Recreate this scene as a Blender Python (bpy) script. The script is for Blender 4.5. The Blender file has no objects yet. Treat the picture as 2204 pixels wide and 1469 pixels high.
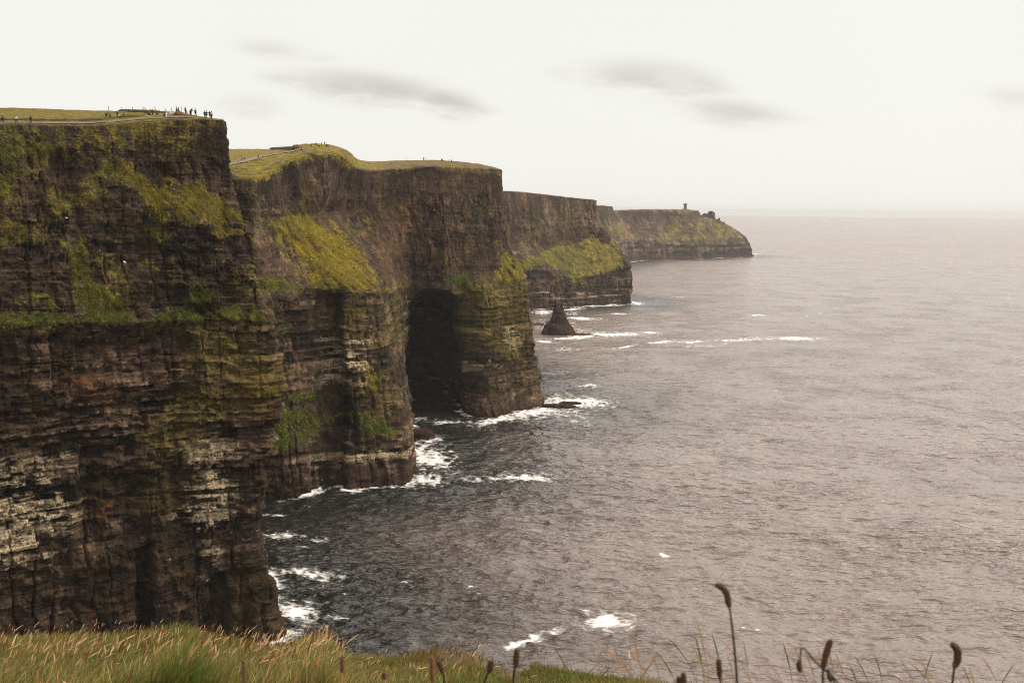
import bpy, math, random
import numpy as np
from mathutils import Vector, Matrix

# ------------------------------------------------------------------ camera, sky, sun, exposure
sc = bpy.context.scene
W0, H0, F = 2204.0, 1469.0, 2142.8           # the photograph's pixels; 35 mm lens on a 36 mm frame
CAMZ = 120.0
PITCH, ROLL = math.radians(7.56), 0.0105
cp, sp = math.cos(PITCH), math.sin(PITCH)
_r, _u, _f = np.array([1., 0, 0]), np.array([0, sp, cp]), np.array([0, cp, -sp])
CR = math.cos(ROLL) * _r + math.sin(ROLL) * _u
CU = -math.sin(ROLL) * _r + math.cos(ROLL) * _u
CF = _f
cam = bpy.data.cameras.new('camera')
cam.lens, cam.sensor_width = 35.0, 36.0
cam.clip_start, cam.clip_end = 0.05, 200000.0
cam.dof.use_dof, cam.dof.focus_distance, cam.dof.aperture_fstop = True, 160.0, 8.0
cam_ob = bpy.data.objects.new('camera', cam)
sc.collection.objects.link(cam_ob)
cam_ob.matrix_world = Matrix(((CR[0], CU[0], -CF[0], 0), (CR[1], CU[1], -CF[1], 0), (CR[2], CU[2], -CF[2], CAMZ), (0, 0, 0, 1)))
sc.camera = cam_ob

SUN_EL, SUN_AZ = math.radians(42), math.radians(84)      # azimuth measured from the view direction (+Y) towards +X
world = bpy.data.worlds.new('World')
sc.world = world
world.use_nodes = True
sun = bpy.data.lights.new('sun', 'SUN')
sun.energy, sun.angle, sun.color = 2.7, math.radians(1.5), (1.0, 0.90, 0.74)
sun_ob = bpy.data.objects.new('sun', sun)
sc.collection.objects.link(sun_ob)
sdir = Vector((math.sin(SUN_AZ) * math.cos(SUN_EL), math.cos(SUN_AZ) * math.cos(SUN_EL), math.sin(SUN_EL)))
sun_ob.rotation_euler = sdir.to_track_quat('Z', 'Y').to_euler()
sc.view_settings.view_transform, sc.view_settings.look = 'Standard', 'None'
sc.view_settings.exposure, sc.view_settings.gamma = 0.0, 1.0
sc.view_settings.use_curve_mapping = False
try:
    sc.cycles.use_denoising = True
    sc.cycles.filter_width = 1.0
    sc.cycles.denoiser = 'OPENIMAGEDENOISE'
    sc.cycles.denoising_prefilter = 'NONE'
    sc.cycles.denoising_input_passes = 'RGB_ALBEDO_NORMAL'
    sc.cycles.volume_bounces = 0
    sc.cycles.max_bounces = 6
    sc.cycles.diffuse_bounces = 3
    sc.cycles.glossy_bounces = 3
    sc.cycles.sample_clamp_indirect = 6.0
    sc.cycles.sample_clamp_direct = 12.0
    sc.cycles.use_light_tree = False
except Exception:
    pass


class NT:
    """small helper around a node tree"""
    def __init__(s, tree):
        s.t = tree
        s.l = tree.links

    def n(s, typ, ins=None, **props):
        nd = s.t.nodes.new(typ)
        for k, v in props.items():
            setattr(nd, k, v)
        for k, v in (ins or {}).items():
            if isinstance(v, bpy.types.NodeSocket):
                s.l.new(v, nd.inputs[k])
            else:
                nd.inputs[k].default_value = v
        return nd

    def m(s, op, a, b=0.0, c=None, clamp=False):
        ins = {0: a, 1: b}
        if c is not None:
            ins[2] = c
        return s.n('ShaderNodeMath', ins, operation=op, use_clamp=clamp).outputs[0]

    def mix(s, fac, a, b, blend='MIX'):
        nd = s.t.nodes.new('ShaderNodeMix')
        nd.data_type = 'RGBA'
        nd.blend_type = blend
        nd.clamp_factor = True
        for i, v in ((0, fac), (6, a), (7, b)):
            if isinstance(v, bpy.types.NodeSocket):
                s.l.new(v, nd.inputs[i])
            else:
                nd.inputs[i].default_value = (*v, 1) if isinstance(v, tuple) and len(v) == 3 else v
        return nd.outputs[2]

    def ss(s, v, lo, hi, a=0.0, b=1.0):
        return s.n('ShaderNodeMapRange', {0: v, 1: lo, 2: hi, 3: a, 4: b}, interpolation_type='SMOOTHSTEP').outputs[0]

    def ramp(s, fac, stops):
        nd = s.t.nodes.new('ShaderNodeValToRGB')
        s.l.new(fac, nd.inputs[0])
        el = nd.color_ramp.elements
        while len(el) < len(stops):
            el.new(0.5)
        for e, (p, c) in zip(el, stops):
            e.position = p
            e.color = (*c, 1)
        return nd.outputs[0]

    def noise(s, vec, scale, detail=4.0, rough=0.55, dist=0.0, kind='FBM'):
        return s.n('ShaderNodeTexNoise', {'Vector': vec, 'Scale': scale, 'Detail': detail, 'Roughness': rough, 'Distortion': dist}).outputs[0]


def build_world():
    t = world.node_tree
    t.nodes.clear()
    g = NT(t)
    sky = g.n('ShaderNodeTexSky', sky_type='NISHITA', sun_disc=False, sun_elevation=SUN_EL, sun_rotation=SUN_AZ,
              air_density=1.0, dust_density=3.0, ozone_density=1.0)
    co = g.n('ShaderNodeTexCoord').outputs['Generated']
    sep = g.n('ShaderNodeSeparateXYZ', {0: co})
    x, y, z = sep.outputs
    yy = g.m('MAXIMUM', y, 0.05)
    ax, az = g.m('DIVIDE', x, yy), g.m('DIVIDE', z, yy)
    # a bright thin overcast veils the blue sky; it is brighter overhead, with a glow lobe added off the sun to brighten the sea
    dot = g.n('ShaderNodeVectorMath', {0: co, 1: (0.62, 0.52, 0.588)}, operation='DOT_PRODUCT').outputs['Value']
    glow = g.m('POWER', g.m('MAXIMUM', dot, 0.0), 2.5)
    up = g.ss(z, 0.20, 0.44)
    bright = g.m('ADD', g.m('ADD', 9.75, g.m('MULTIPLY', up, 5.0)), g.m('MULTIPLY', glow, g.m('MULTIPLY', up, 21.0)))
    soft = g.noise(co, 2.2, 4.0, 0.5)
    bright = g.m('MULTIPLY', bright, g.ss(soft, 0.25, 0.75, 0.985, 1.015))
    warm = g.mix(up, (1.0, 0.99, 0.935), (1.0, 0.91, 0.82))
    veil = g.n('ShaderNodeVectorMath', {0: warm, 'Scale': bright}, operation='SCALE').outputs[0]
    base = g.mix(0.93, sky.outputs[0], veil)
    # low grey cloud streaks over the sea
    wv = g.n('ShaderNodeCombineXYZ', {0: ax, 1: g.m('ADD', g.m('MULTIPLY', az, 4.6), g.m('MULTIPLY', ax, 0.5)), 2: 0.0}).outputs[0]
    w1 = g.m('SUBTRACT', g.noise(wv, 11.0, 8.0, 0.62), 0.5)
    w2 = g.m('SUBTRACT', g.noise(wv, 5.0, 3.0, 0.5), 0.5)
    total = None
    K = CLOUDS
    for (px, py, rx, ry, slope, a) in K:
        d = pix_dir(px, py)
        cx, cz = d[0] / d[1], d[2] / d[1]
        dx = g.m('ADD', g.m('SUBTRACT', ax, cx), g.m('MULTIPLY', w2, 0.05))
        dz = g.m('ADD', g.m('ADD', g.m('SUBTRACT', az, cz), g.m('MULTIPLY', dx, slope)), g.m('MULTIPLY', w1, 0.022))
        e = g.m('ADD', g.m('POWER', g.m('DIVIDE', dx, 1.25 * rx / F), 2.0), g.m('POWER', g.m('DIVIDE', dz, 1.6 * ry / F), 2.0))
        v = g.m('MULTIPLY', g.m('EXPONENT', g.m('MULTIPLY', e, -1.0)), a)
        total = v if total is None else g.m('MAXIMUM', total, v)
    tex = g.ss(g.m('ADD', total, g.m('MULTIPLY', g.m('MULTIPLY', w1, total), 1.7)), 0.08, 1.12)
    tex = g.m('MULTIPLY', tex, g.ss(y, 0.05, 0.3))
    col = g.mix(tex, base, (6.5, 6.1, 5.85))
    bg = g.n('ShaderNodeBackground', {0: col, 1: 0.1})
    out = g.n('ShaderNodeOutputWorld', {0: bg.outputs[0]})


def pix_dir(px, py):
    """world direction (Y = 1) of a photograph pixel"""
    d = CR * ((px - W0 / 2) / F) + CU * ((H0 / 2 - py) / F) + CF
    return d / d[1]


def at(px, py, Y):
    """world point on the ray of a pixel at forward distance Y"""
    d = pix_dir(px, py)
    return np.array([d[0] * Y, Y, CAMZ + d[2] * Y])


def at_z(px, z, Y):
    """world point at height z and distance Y that projects into pixel column px"""
    py = 700.0
    for _ in range(12):
        d = pix_dir(px, py)
        err = CAMZ + d[2] * Y - z
        py += err / Y * F
    return at(px, py, Y)


def project(P):
    """pixel coordinates of world points (n,3)"""
    Q = P - np.array([0, 0, CAMZ])
    c = Q @ np.stack([CR, CU, CF], 1)
    w = np.maximum(c[:, 2], 1e-3)
    return W0 / 2 + F * c[:, 0] / w, H0 / 2 - F * c[:, 1] / w


CLOUDS = [(800, 190, 150, 24, 0.10, 1.0), (950, 218, 80, 20, 0.16, 0.95), (650, 172, 90, 14, 0.06, 0.6), (590, 105, 80, 18, 0.12, 0.5),
          (690, 122, 60, 12, 0.14, 0.35), (530, 228, 70, 22, 0.0, 0.5), (1400, 168, 130, 26, 0.08, 0.85), (1510, 180, 70, 18, 0.15, 0.7),
          (1580, 240, 120, 20, 0.10, 0.75), (1440, 225, 80, 14, 0.1, 0.4), (1220, 158, 50, 14, 0.1, 0.38), (2170, 212, 70, 22, 0.1, 0.5),
          (820, 140, 80, 12, 0.15, 0.25)]
build_world()

# ------------------------------------------------------------------ numeric helpers
rng = np.random.default_rng(7)
random.seed(7)


def hsh(ix, iy, seed=0):
    h = (ix.astype(np.int64) * 374761393 + iy.astype(np.int64) * 668265263 + np.int64(seed) * 2147483647) & 0xFFFFFFFF
    h = ((h ^ (h >> 13)) * 1274126177) & 0xFFFFFFFF
    h = ((h ^ (h >> 16)) * 2246822519) & 0xFFFFFFFF
    h = h ^ (h >> 15)
    return (h.astype(np.float32)) / np.float32(4294967295.0)


def n2(x, y, seed=0):
    """gradient noise in the plane, about -1..1"""
    x0, y0 = np.floor(x), np.floor(y)
    fx, fy = (x - x0).astype(np.float32), (y - y0).astype(np.float32)
    ix, iy = x0.astype(np.int64), y0.astype(np.int64)
    u, v = fx * fx * fx * (fx * (fx * 6 - 15) + 10), fy * fy * fy * (fy * (fy * 6 - 15) + 10)

    def g(i, j):
        a = hsh(ix + i, iy + j, seed) * np.float32(2 * math.pi)
        return np.cos(a) * (fx - i) + np.sin(a) * (fy - j)
    a, b, c, d = g(0, 0), g(1, 0), g(0, 1), g(1, 1)
    return (a + (b - a) * u + (c - a) * v + (a - b - c + d) * u * v) * np.float32(1.5)


def fbm(x, y, octv=4, seed=0, gain=0.5, lac=2.03, ridged=False):
    out, amp, tot = 0.0, 1.0, 0.0
    for o in range(octv):
        n = n2(x, y, seed + o * 17)
        if ridged:
            n = 1.0 - 2.0 * np.abs(n)
        out = out + amp * n
        tot += amp
        amp *= gain
        x, y = x * lac + 13.7, y * lac + 7.3
    return out / tot


def sstep(x, lo, hi):
    t = np.clip((x - lo) / (hi - lo), 0, 1)
    return t * t * (3 - 2 * t)


def pchip(t, Y, tq):
    """monotone cubic through rows of Y (k, m) at knots t"""
    h = np.diff(t)
    d = np.diff(Y, axis=0) / h[:, None]
    m = np.zeros_like(Y)
    m[0], m[-1] = d[0], d[-1]
    for i in range(1, len(t) - 1):
        w1, w2 = 2 * h[i] + h[i - 1], h[i] + 2 * h[i - 1]
        same = d[i - 1] * d[i] > 0
        with np.errstate(divide='ignore', invalid='ignore'):
            hm = (w1 + w2) / (w1 / d[i - 1] + w2 / d[i])
        m[i] = np.where(same, np.nan_to_num(hm), 0)
    k = np.clip(np.searchsorted(t, tq, side='right') - 1, 0, len(t) - 2)
    s = ((tq - t[k]) / h[k])[:, None]
    h00, h10, h01, h11 = 2 * s**3 - 3 * s**2 + 1, s**3 - 2 * s**2 + s, -2 * s**3 + 3 * s**2, s**3 - s**2
    hk = h[k][:, None]
    return h00 * Y[k] + h10 * hk * m[k] + h01 * Y[k + 1] + h11 * hk * m[k + 1]


def polymask(px, py, poly, soft):
    """1 inside the polygon, falling to 0 over `soft` pixels across its edge"""
    P = np.array(poly, dtype=np.float32)
    x0, y0 = P[:, 0].min() - 2 * soft, P[:, 1].min() - 2 * soft
    x1, y1 = P[:, 0].max() + 2 * soft, P[:, 1].max() + 2 * soft
    out = np.zeros(px.shape, np.float32)
    sel = (px > x0) & (px < x1) & (py > y0) & (py < y1)
    if not sel.any():
        return out
    qx, qy = px[sel], py[sel]
    inside = np.zeros(qx.shape, bool)
    dist = np.full(qx.shape, 1e9, np.float32)
    n = len(P)
    for i in range(n):
        ax, ay = P[i]
        bx, by = P[(i + 1) % n]
        ex, ey = bx - ax, by - ay
        t = np.clip(((qx - ax) * ex + (qy - ay) * ey) / (ex * ex + ey * ey + 1e-9), 0, 1)
        dist = np.minimum(dist, np.hypot(qx - ax - t * ex, qy - ay - t * ey))
        c = ((ay > qy) != (by > qy)) & (qx < ex * (qy - ay) / (by - ay + 1e-9) + ax)
        inside ^= c
    out[sel] = sstep(np.where(inside, dist, -dist), -soft, soft)
    return out


# ------------------------------------------------------------------ object helpers
def new_mesh(name, V, Fq, mat=None, smooth=True, parent=None, loc=None):
    """V (n,3) array or list, Fq list of tuples or (m,4)/(m,3) int array"""
    me = bpy.data.meshes.new(name)
    V = np.asarray(V, np.float32)
    if isinstance(Fq, np.ndarray):
        k = Fq.shape[1]
        me.vertices.add(len(V))
        me.vertices.foreach_set('co', V.ravel())
        me.loops.add(Fq.size)
        me.loops.foreach_set('vertex_index', Fq.astype(np.int32).ravel())
        me.polygons.add(len(Fq))
        me.polygons.foreach_set('loop_start', np.arange(0, Fq.size, k, dtype=np.int32))
        me.polygons.foreach_set('use_smooth', np.full(len(Fq), smooth, bool))
        me.update(calc_edges=True)
    else:
        me.from_pydata([tuple(map(float, v)) for v in V], [], [tuple(map(int, f)) for f in Fq])
        if smooth:
            me.polygons.foreach_set('use_smooth', np.full(len(me.polygons), True, bool))
        me.update()
    if mat:
        me.materials.append(mat)
    o = bpy.data.objects.new(name, me)
    sc.collection.objects.link(o)
    if parent is not None:
        o.parent = parent
    if loc is not None:
        o.location = loc
    return o


def attr(o, name, data):
    a = o.data.attributes.new(name, 'FLOAT_COLOR', 'POINT')
    d = np.ones((len(o.data.vertices), 4), np.float32)
    d[:, :data.shape[1]] = data
    a.data.foreach_set('color', d.ravel())


def tag(o, label, cat, group=None, kind=None):
    o['label'], o['category'] = label, cat
    if group:
        o['group'] = group
    if kind:
        o['kind'] = kind
    return o


def grid_faces(nu, nv):
    i = np.arange((nu - 1) * (nv - 1))
    a = (i // (nv - 1)) * nv + i % (nv - 1)
    return np.stack([a, a + nv, a + nv + 1, a + 1], 1)


def material(name):
    m = bpy.data.materials.new(name)
    m.use_nodes = True
    m.node_tree.nodes.clear()
    return m, NT(m.node_tree)


def finish(g, bsdf_out):
    g.n('ShaderNodeOutputMaterial', {0: bsdf_out})


def plain(name, col, rough=0.8, var=0.25, scale=8.0, spec=0.2):
    m, g = material(name)
    co = g.n('ShaderNodeTexCoord').outputs['Object']
    n = g.noise(co, scale, 4.0)
    c = g.mix(n, tuple(x * (1 - var) for x in col), tuple(x * (1 + var) for x in col))
    b = g.n('ShaderNodeBsdfPrincipled', {'Base Color': c, 'Roughness': rough, 'Specular IOR Level': spec})
    finish(g, b.outputs[0])
    return m


def rock_material(name, k=1.0, gain=1.0, lay=0.45, drp=0.3, tg=1.0):
    """cliff rock and turf: masks come from the mesh (R turf, G bleached stone, B lichen, A sea-wet weed), k is the size of the detail"""
    m, g = material(name)
    co = g.n('ShaderNodeTexCoord').outputs['Object']
    at_ = g.n('ShaderNodeAttribute', attribute_name='masks')
    sp_ = g.n('ShaderNodeSeparateColor', {0: at_.outputs['Color']})
    turf, pale, lich = sp_.outputs
    wet = at_.outputs['Alpha']
    a2 = g.n('ShaderNodeAttribute', attribute_name='tones')
    s2 = g.n('ShaderNodeSeparateColor', {0: a2.outputs['Color']})
    tone, rust, green = s2.outputs
    dry = a2.outputs['Alpha']
    mid = g.noise(co, 0.35 / k, 8.0, 0.62)
    fine = g.noise(co, 1.6 / k, 6.0, 0.7)
    layer = g.noise(g.n('ShaderNodeMapping', {0: co, 3: (0.12, 0.12, 2.2)}).outputs[0], 0.8 / k, 5.0, 0.6)
    drip = g.noise(g.n('ShaderNodeMapping', {0: co, 3: (1.0, 1.0, 0.22)}).outputs[0], 0.55 / k, 5.0, 0.65)
    v = g.m('ADD', g.m('MULTIPLY', mid, 0.40), g.m('MULTIPLY', g.m('SUBTRACT', fine, 0.1), 0.55))
    v = g.m('ADD', v, g.m('MULTIPLY', g.m('SUBTRACT', layer, 0.5), lay))
    v = g.m('ADD', v, g.m('MULTIPLY', g.m('SUBTRACT', drip, 0.5), drp))
    v = g.m('ADD', v, g.m('MULTIPLY', g.m('SUBTRACT', tone, 0.5), 0.55))
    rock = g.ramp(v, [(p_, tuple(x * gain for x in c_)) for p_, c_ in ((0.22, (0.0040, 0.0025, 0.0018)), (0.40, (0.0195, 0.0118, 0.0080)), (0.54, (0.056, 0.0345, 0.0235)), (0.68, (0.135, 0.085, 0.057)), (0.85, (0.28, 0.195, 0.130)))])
    stain = g.m('MULTIPLY', g.ss(g.noise(co, 0.10 / k, 6.0, 0.65), 0.45, 0.68), 0.55)
    rock = g.mix(stain, rock, g.mix(fine, (0.018, 0.0135, 0.004), (0.085, 0.060, 0.017)))
    rock = g.mix(g.m('MULTIPLY', rust, g.ss(mid, 0.35, 0.65)), rock, (0.13, 0.058, 0.026))
    pl = g.mix(fine, (0.27, 0.20, 0.115), (0.84, 0.69, 0.46))
    rock = g.mix(g.m('MULTIPLY', pale, g.ss(g.m('ADD', g.m('MULTIPLY', fine, 0.6), g.m('MULTIPLY', layer, 0.5)), 0.42, 0.62)), rock, pl)
    lc = g.mix(mid, (0.060, 0.048, 0.008), (0.23, 0.185, 0.022))
    rock = g.mix(g.m('MULTIPLY', lich, g.ss(g.m('ADD', g.m('MULTIPLY', fine, 0.5), g.m('MULTIPLY', drip, 0.5)), 0.38, 0.60)), rock, lc)
    wc = g.mix(fine, (0.014, 0.0075, 0.006), (0.062, 0.026, 0.018))
    rock = g.mix(wet, rock, wc)
    tv = g.m('ADD', g.m('MULTIPLY', mid, 0.6), g.m('MULTIPLY', fine, 0.5))
    tv = g.m('ADD', g.m('MULTIPLY', g.m('SUBTRACT', tv, 0.55), 1.5), g.m('ADD', 0.52, g.m('MULTIPLY', g.m('SUBTRACT', drip, 0.5), 0.7)))
    grass_g = g.ramp(tv, [(0.22, (0.010, 0.011, 0.0035)), (0.45, (0.042, 0.053, 0.007)), (0.62, (0.095, 0.118, 0.012)), (0.82, (0.17, 0.19, 0.022))])
    grass_d = g.ramp(tv, [(0.22, (0.018, 0.013, 0.0045)), (0.45, (0.115, 0.088, 0.012)), (0.62, (0.235, 0.182, 0.020)), (0.82, (0.36, 0.275, 0.045))])
    grass = g.mix(green, grass_d, grass_g)
    grass = g.mix(dry, grass, g.mix(mid, (0.075, 0.05, 0.022), (0.17, 0.118, 0.06)))
    grass = g.n('ShaderNodeVectorMath', {0: grass, 'Scale': tg}, operation='SCALE').outputs[0]
    tm = g.ss(g.m('ADD', turf, g.m('MULTIPLY', g.m('SUBTRACT', g.m('ADD', g.m('MULTIPLY', fine, 0.55), g.m('MULTIPLY', mid, 0.45)), 0.5), 2.2)), 0.22, 0.90)
    col = g.mix(tm, rock, grass)
    h = g.m('ADD', g.m('ADD', g.m('MULTIPLY', fine, 0.7), g.m('MULTIPLY', layer, lay)), g.m('MULTIPLY', drip, drp))
    bump = g.n('ShaderNodeBump', {'Strength': 1.0, 'Distance': 1.5 * k, 'Height': h})
    b = g.n('ShaderNodeBsdfPrincipled', {'Base Color': col, 'Roughness': 0.9, 'Specular IOR Level': 0.15, 'Normal': bump.outputs[0]})
    finish(g, b.outputs[0])
    return m


# ------------------------------------------------------------------ haze
def build_haze():
    m, g = material('sea_haze')
    v = g.n('ShaderNodeVolumePrincipled', {'Color': (0.72, 0.725, 0.755, 1), 'Density': HAZE, 'Anisotropy': 0.2})
    o = g.n('ShaderNodeOutputMaterial')
    g.l.new(v.outputs[0], o.inputs['Volume'])
    x, y0, y1, z0, z1 = 99000, -3000, 30470, -42, 178
    V = [(-x, y0, z0), (x, y0, z0), (x, y1, z0), (-x, y1, z0), (-x, y0, z1), (x, y0, z1), (x, y1, z1), (-x, y1, z1)]
    Q = [(0, 3, 2, 1), (4, 5, 6, 7), (0, 1, 5, 4), (1, 2, 6, 5), (2, 3, 7, 6), (3, 0, 4, 7)]
    o = new_mesh('haze', V, Q, m, smooth=False)
    tag(o, 'pale sea haze thickening towards the far headland and horizon', 'haze', kind='stuff')


HAZE = 0.00005
build_haze()
# ------------------------------------------------------------------ cliffs
TURF = {}
BASES = []        # waterlines, for the surf


def cliff(name, cols, wts, step, seed, k, amp, dip, paint, mat, face_rows):
    """a headland: `cols` is a net of world points (columns left to right, rows from under the sea up over the rim)
    refined to a fine grid and carved into beds, blocks, joints and turf"""
    C = np.array(cols, dtype=np.float64)
    K, M, _ = C.shape
    dist = np.maximum(np.linalg.norm(C - np.array([0, 0, CAMZ]), axis=2), 1)

    def gap(A, B, da):
        return 0.35 * F * np.linalg.norm(A - B, axis=-1) / da

    pxy = np.stack(project(C.reshape(-1, 3)), 1).reshape(K, M, 2)
    pxy = np.clip(pxy, -500, 2700)
    gu = (np.linalg.norm(np.diff(pxy, axis=0), axis=2)[:, :face_rows].mean(1) + gap(C[1:], C[:-1], dist[1:])[:, :face_rows].mean(1)) * 0.75
    gv = (np.linalg.norm(np.diff(pxy, axis=1), axis=2).mean(0) + 0.3 * gap(C[:, 1:], C[:, :-1], dist[:, 1:]).mean(0)) * 0.85
    tu, tv = np.concatenate([[0], np.cumsum(gu)]), np.concatenate([[0], np.cumsum(np.minimum(gv, 260))])
    qu = np.concatenate([np.linspace(tu[i], tu[i + 1], max(3, int(gu[i] / step)), endpoint=False) for i in range(K - 1)] + [[tu[-1]]])
    qv = np.concatenate([np.linspace(tv[i], tv[i + 1], max(3, int((tv[i + 1] - tv[i]) / step)), endpoint=False) for i in range(M - 1)] + [[tv[-1]]])
    A = pchip(tu, C.reshape(K, -1), qu).reshape(len(qu), M, 3)
    kk = np.clip(np.searchsorted(tv, qv, side='right') - 1, 0, M - 2)
    f = ((qv - tv[kk]) / (tv[kk + 1] - tv[kk]))[None, :, None]
    P = A[:, kk] * (1 - f) + A[:, kk + 1] * f
    nu, nv = P.shape[:2]
    w = {n: np.interp(qv, tv, a)[None, :].repeat(nu, 0).astype(np.float32) for n, a in wts.items()}
    du, dv = np.gradient(P, axis=0), np.gradient(P, axis=1)
    N = np.cross(du, dv)
    for _ in range(6):                                    # soften the normals so beds run on round corners
        N[1:-1] = (N[:-2] + N[1:-1] * 2 + N[2:]) / 4
        N[:, 1:-1] = (N[:, :-2] + N[:, 1:-1] * 2 + N[:, 2:]) / 4
    N /= np.linalg.norm(N, axis=2, keepdims=True) + 1e-9
    Hn = N.copy()
    Hn[..., 2] *= 0.35
    Hn /= np.linalg.norm(Hn, axis=2, keepdims=True) + 1e-9
    seg = np.linalg.norm(np.diff(P[:, :int(nv * 0.6), :2], axis=0), axis=2).mean(1)
    s = (P[..., 0] + 0.6 * P[..., 1]).astype(np.float32)
    z = P[..., 2].astype(np.float32)
    px, py = project(P.reshape(-1, 3))
    px, py = px.reshape(nu, nv).astype(np.float32), py.reshape(nu, nv).astype(np.float32)
    r = np.random.default_rng(seed)
    zz = z + dip * s + 1.2 * k * fbm(s / (45 * k), z / (45 * k), 3, seed)

    def beds(lo, hi, wlo, whi, sd):
        b = np.cumsum(r.uniform(lo, hi, 800)) - 60
        L = np.searchsorted(b, zz)
        wid = r.uniform(wlo, whi, 802)[L]
        u = s / wid + 0.35 * n2(s / (wid * 1.7), z / (3 * hi), sd) + L * 7.31
        cell = np.floor(u)
        return r.uniform(0, 1, 802)[L].astype(np.float32), hsh(cell, L, sd), L, np.abs(u - cell - 0.5) * 2

    p1, h1, L1, e1 = beds(3.0 * k, 8.0 * k, 4 * k, 12 * k, seed + 1)
    p2, h2, L2, e2 = beds(0.5 * k, 1.7 * k, 1.2 * k, 4.5 * k, seed + 2)
    ctx = dict(px=px, py=py, s=s, z=z, h1=h1, h2=h2, p1=p1, p2=p2, w=w, nz=N[..., 2], k=k)
    ctx['wx'] = px + 34 * fbm(px / 60, py / 60, 5, seed + 5, 0.6)
    ctx['wy'] = py + 16 * fbm(px / 60, py / 45, 5, seed + 6, 0.6)
    masks, tones = paint(ctx)
    turf = masks[..., 0]
    rockw = 1 - 0.8 * sstep(turf, 0.35, 0.8)
    d = w['strata'] * rockw * (1.5 * (p1 - 0.5) + 1.5 * (h1 - 0.5) + 0.75 * (p2 - 0.5) + 1.3 * (h2 - 0.5)) * k
    joint = np.maximum(0, 1 - np.abs(n2(s / (7 * k) + 0.30 * (h1 - 0.5) + 0.22 * fbm(s / (20 * k), z / (14 * k), 3, seed + 9), z / (140 * k), seed + 8)) / 0.10)
    d -= w['flute'] * rockw * 1.7 * k * joint * (0.3 + h1)
    d += w['flute'] * 2.6 * k * fbm(s / (11 * k), z / (80 * k), 3, seed + 10) * (1 - 0.5 * turf)
    d += w['rough'] * 2.6 * k * fbm(s / (32 * k), z / (26 * k), 5, seed + 11)
    d += w['rough'] * rockw * 1.3 * k * fbm(s / (3.6 * k), z / (2.4 * k), 5, seed + 12, 0.62)
    d += w['rough'] * rockw * 1.6 * k * fbm(s / (9 * k) + 0.5 * n2(s / (6 * k), z / (6 * k), seed), z / (6 * k), 4, seed + 15, ridged=True)
    d += turf * (1 - w['top']) * 0.7 * k
    d += turf * (1 - w['top']) * 0.9 * k * fbm(s / (2.6 * k), z / (3.5 * k), 3, seed + 13, ridged=True)
    for (poly, soft, a) in RELIEF.get(seed, []):
        d += a / amp * polymask(ctx['wx'] * 0.4 + px * 0.6, ctx['wy'] * 0.4 + py * 0.6, poly, soft)
    top = w['top']
    d = d * amp
    P = P + Hn * (d * (1 - top))[..., None]
    P[..., 2] += top * (0.35 * k * fbm(P[..., 0] / (5 * k), P[..., 1] / (9 * k), 4, seed + 14) + w.get('bump', 0) * 0)
    o = new_mesh(name, P.reshape(-1, 3), grid_faces(nu, nv), mat)
    attr(o, 'masks', masks.reshape(-1, 4))
    tn = tones.reshape(-1, 4)
    attr(o, 'tones', tn)
    o['kind'] = 'structure'
    TURF[seed] = (P, N, turf * (1 - top), tones[..., 2], px)
    j = np.argmin(np.abs(P[..., 2] - 0.5) + 50 * (qv > tv[2])[None, :], axis=1)
    BASES.append(P[np.arange(nu), j][:, :2])
    return o


def blend(ctx, polys, field):
    out = np.zeros(ctx['px'].shape, np.float32)
    for (poly, soft, a) in polys:
        out = np.maximum(out, a * polymask(ctx['wx'], ctx['wy'], poly, soft * 1.5))
    return out


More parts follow.
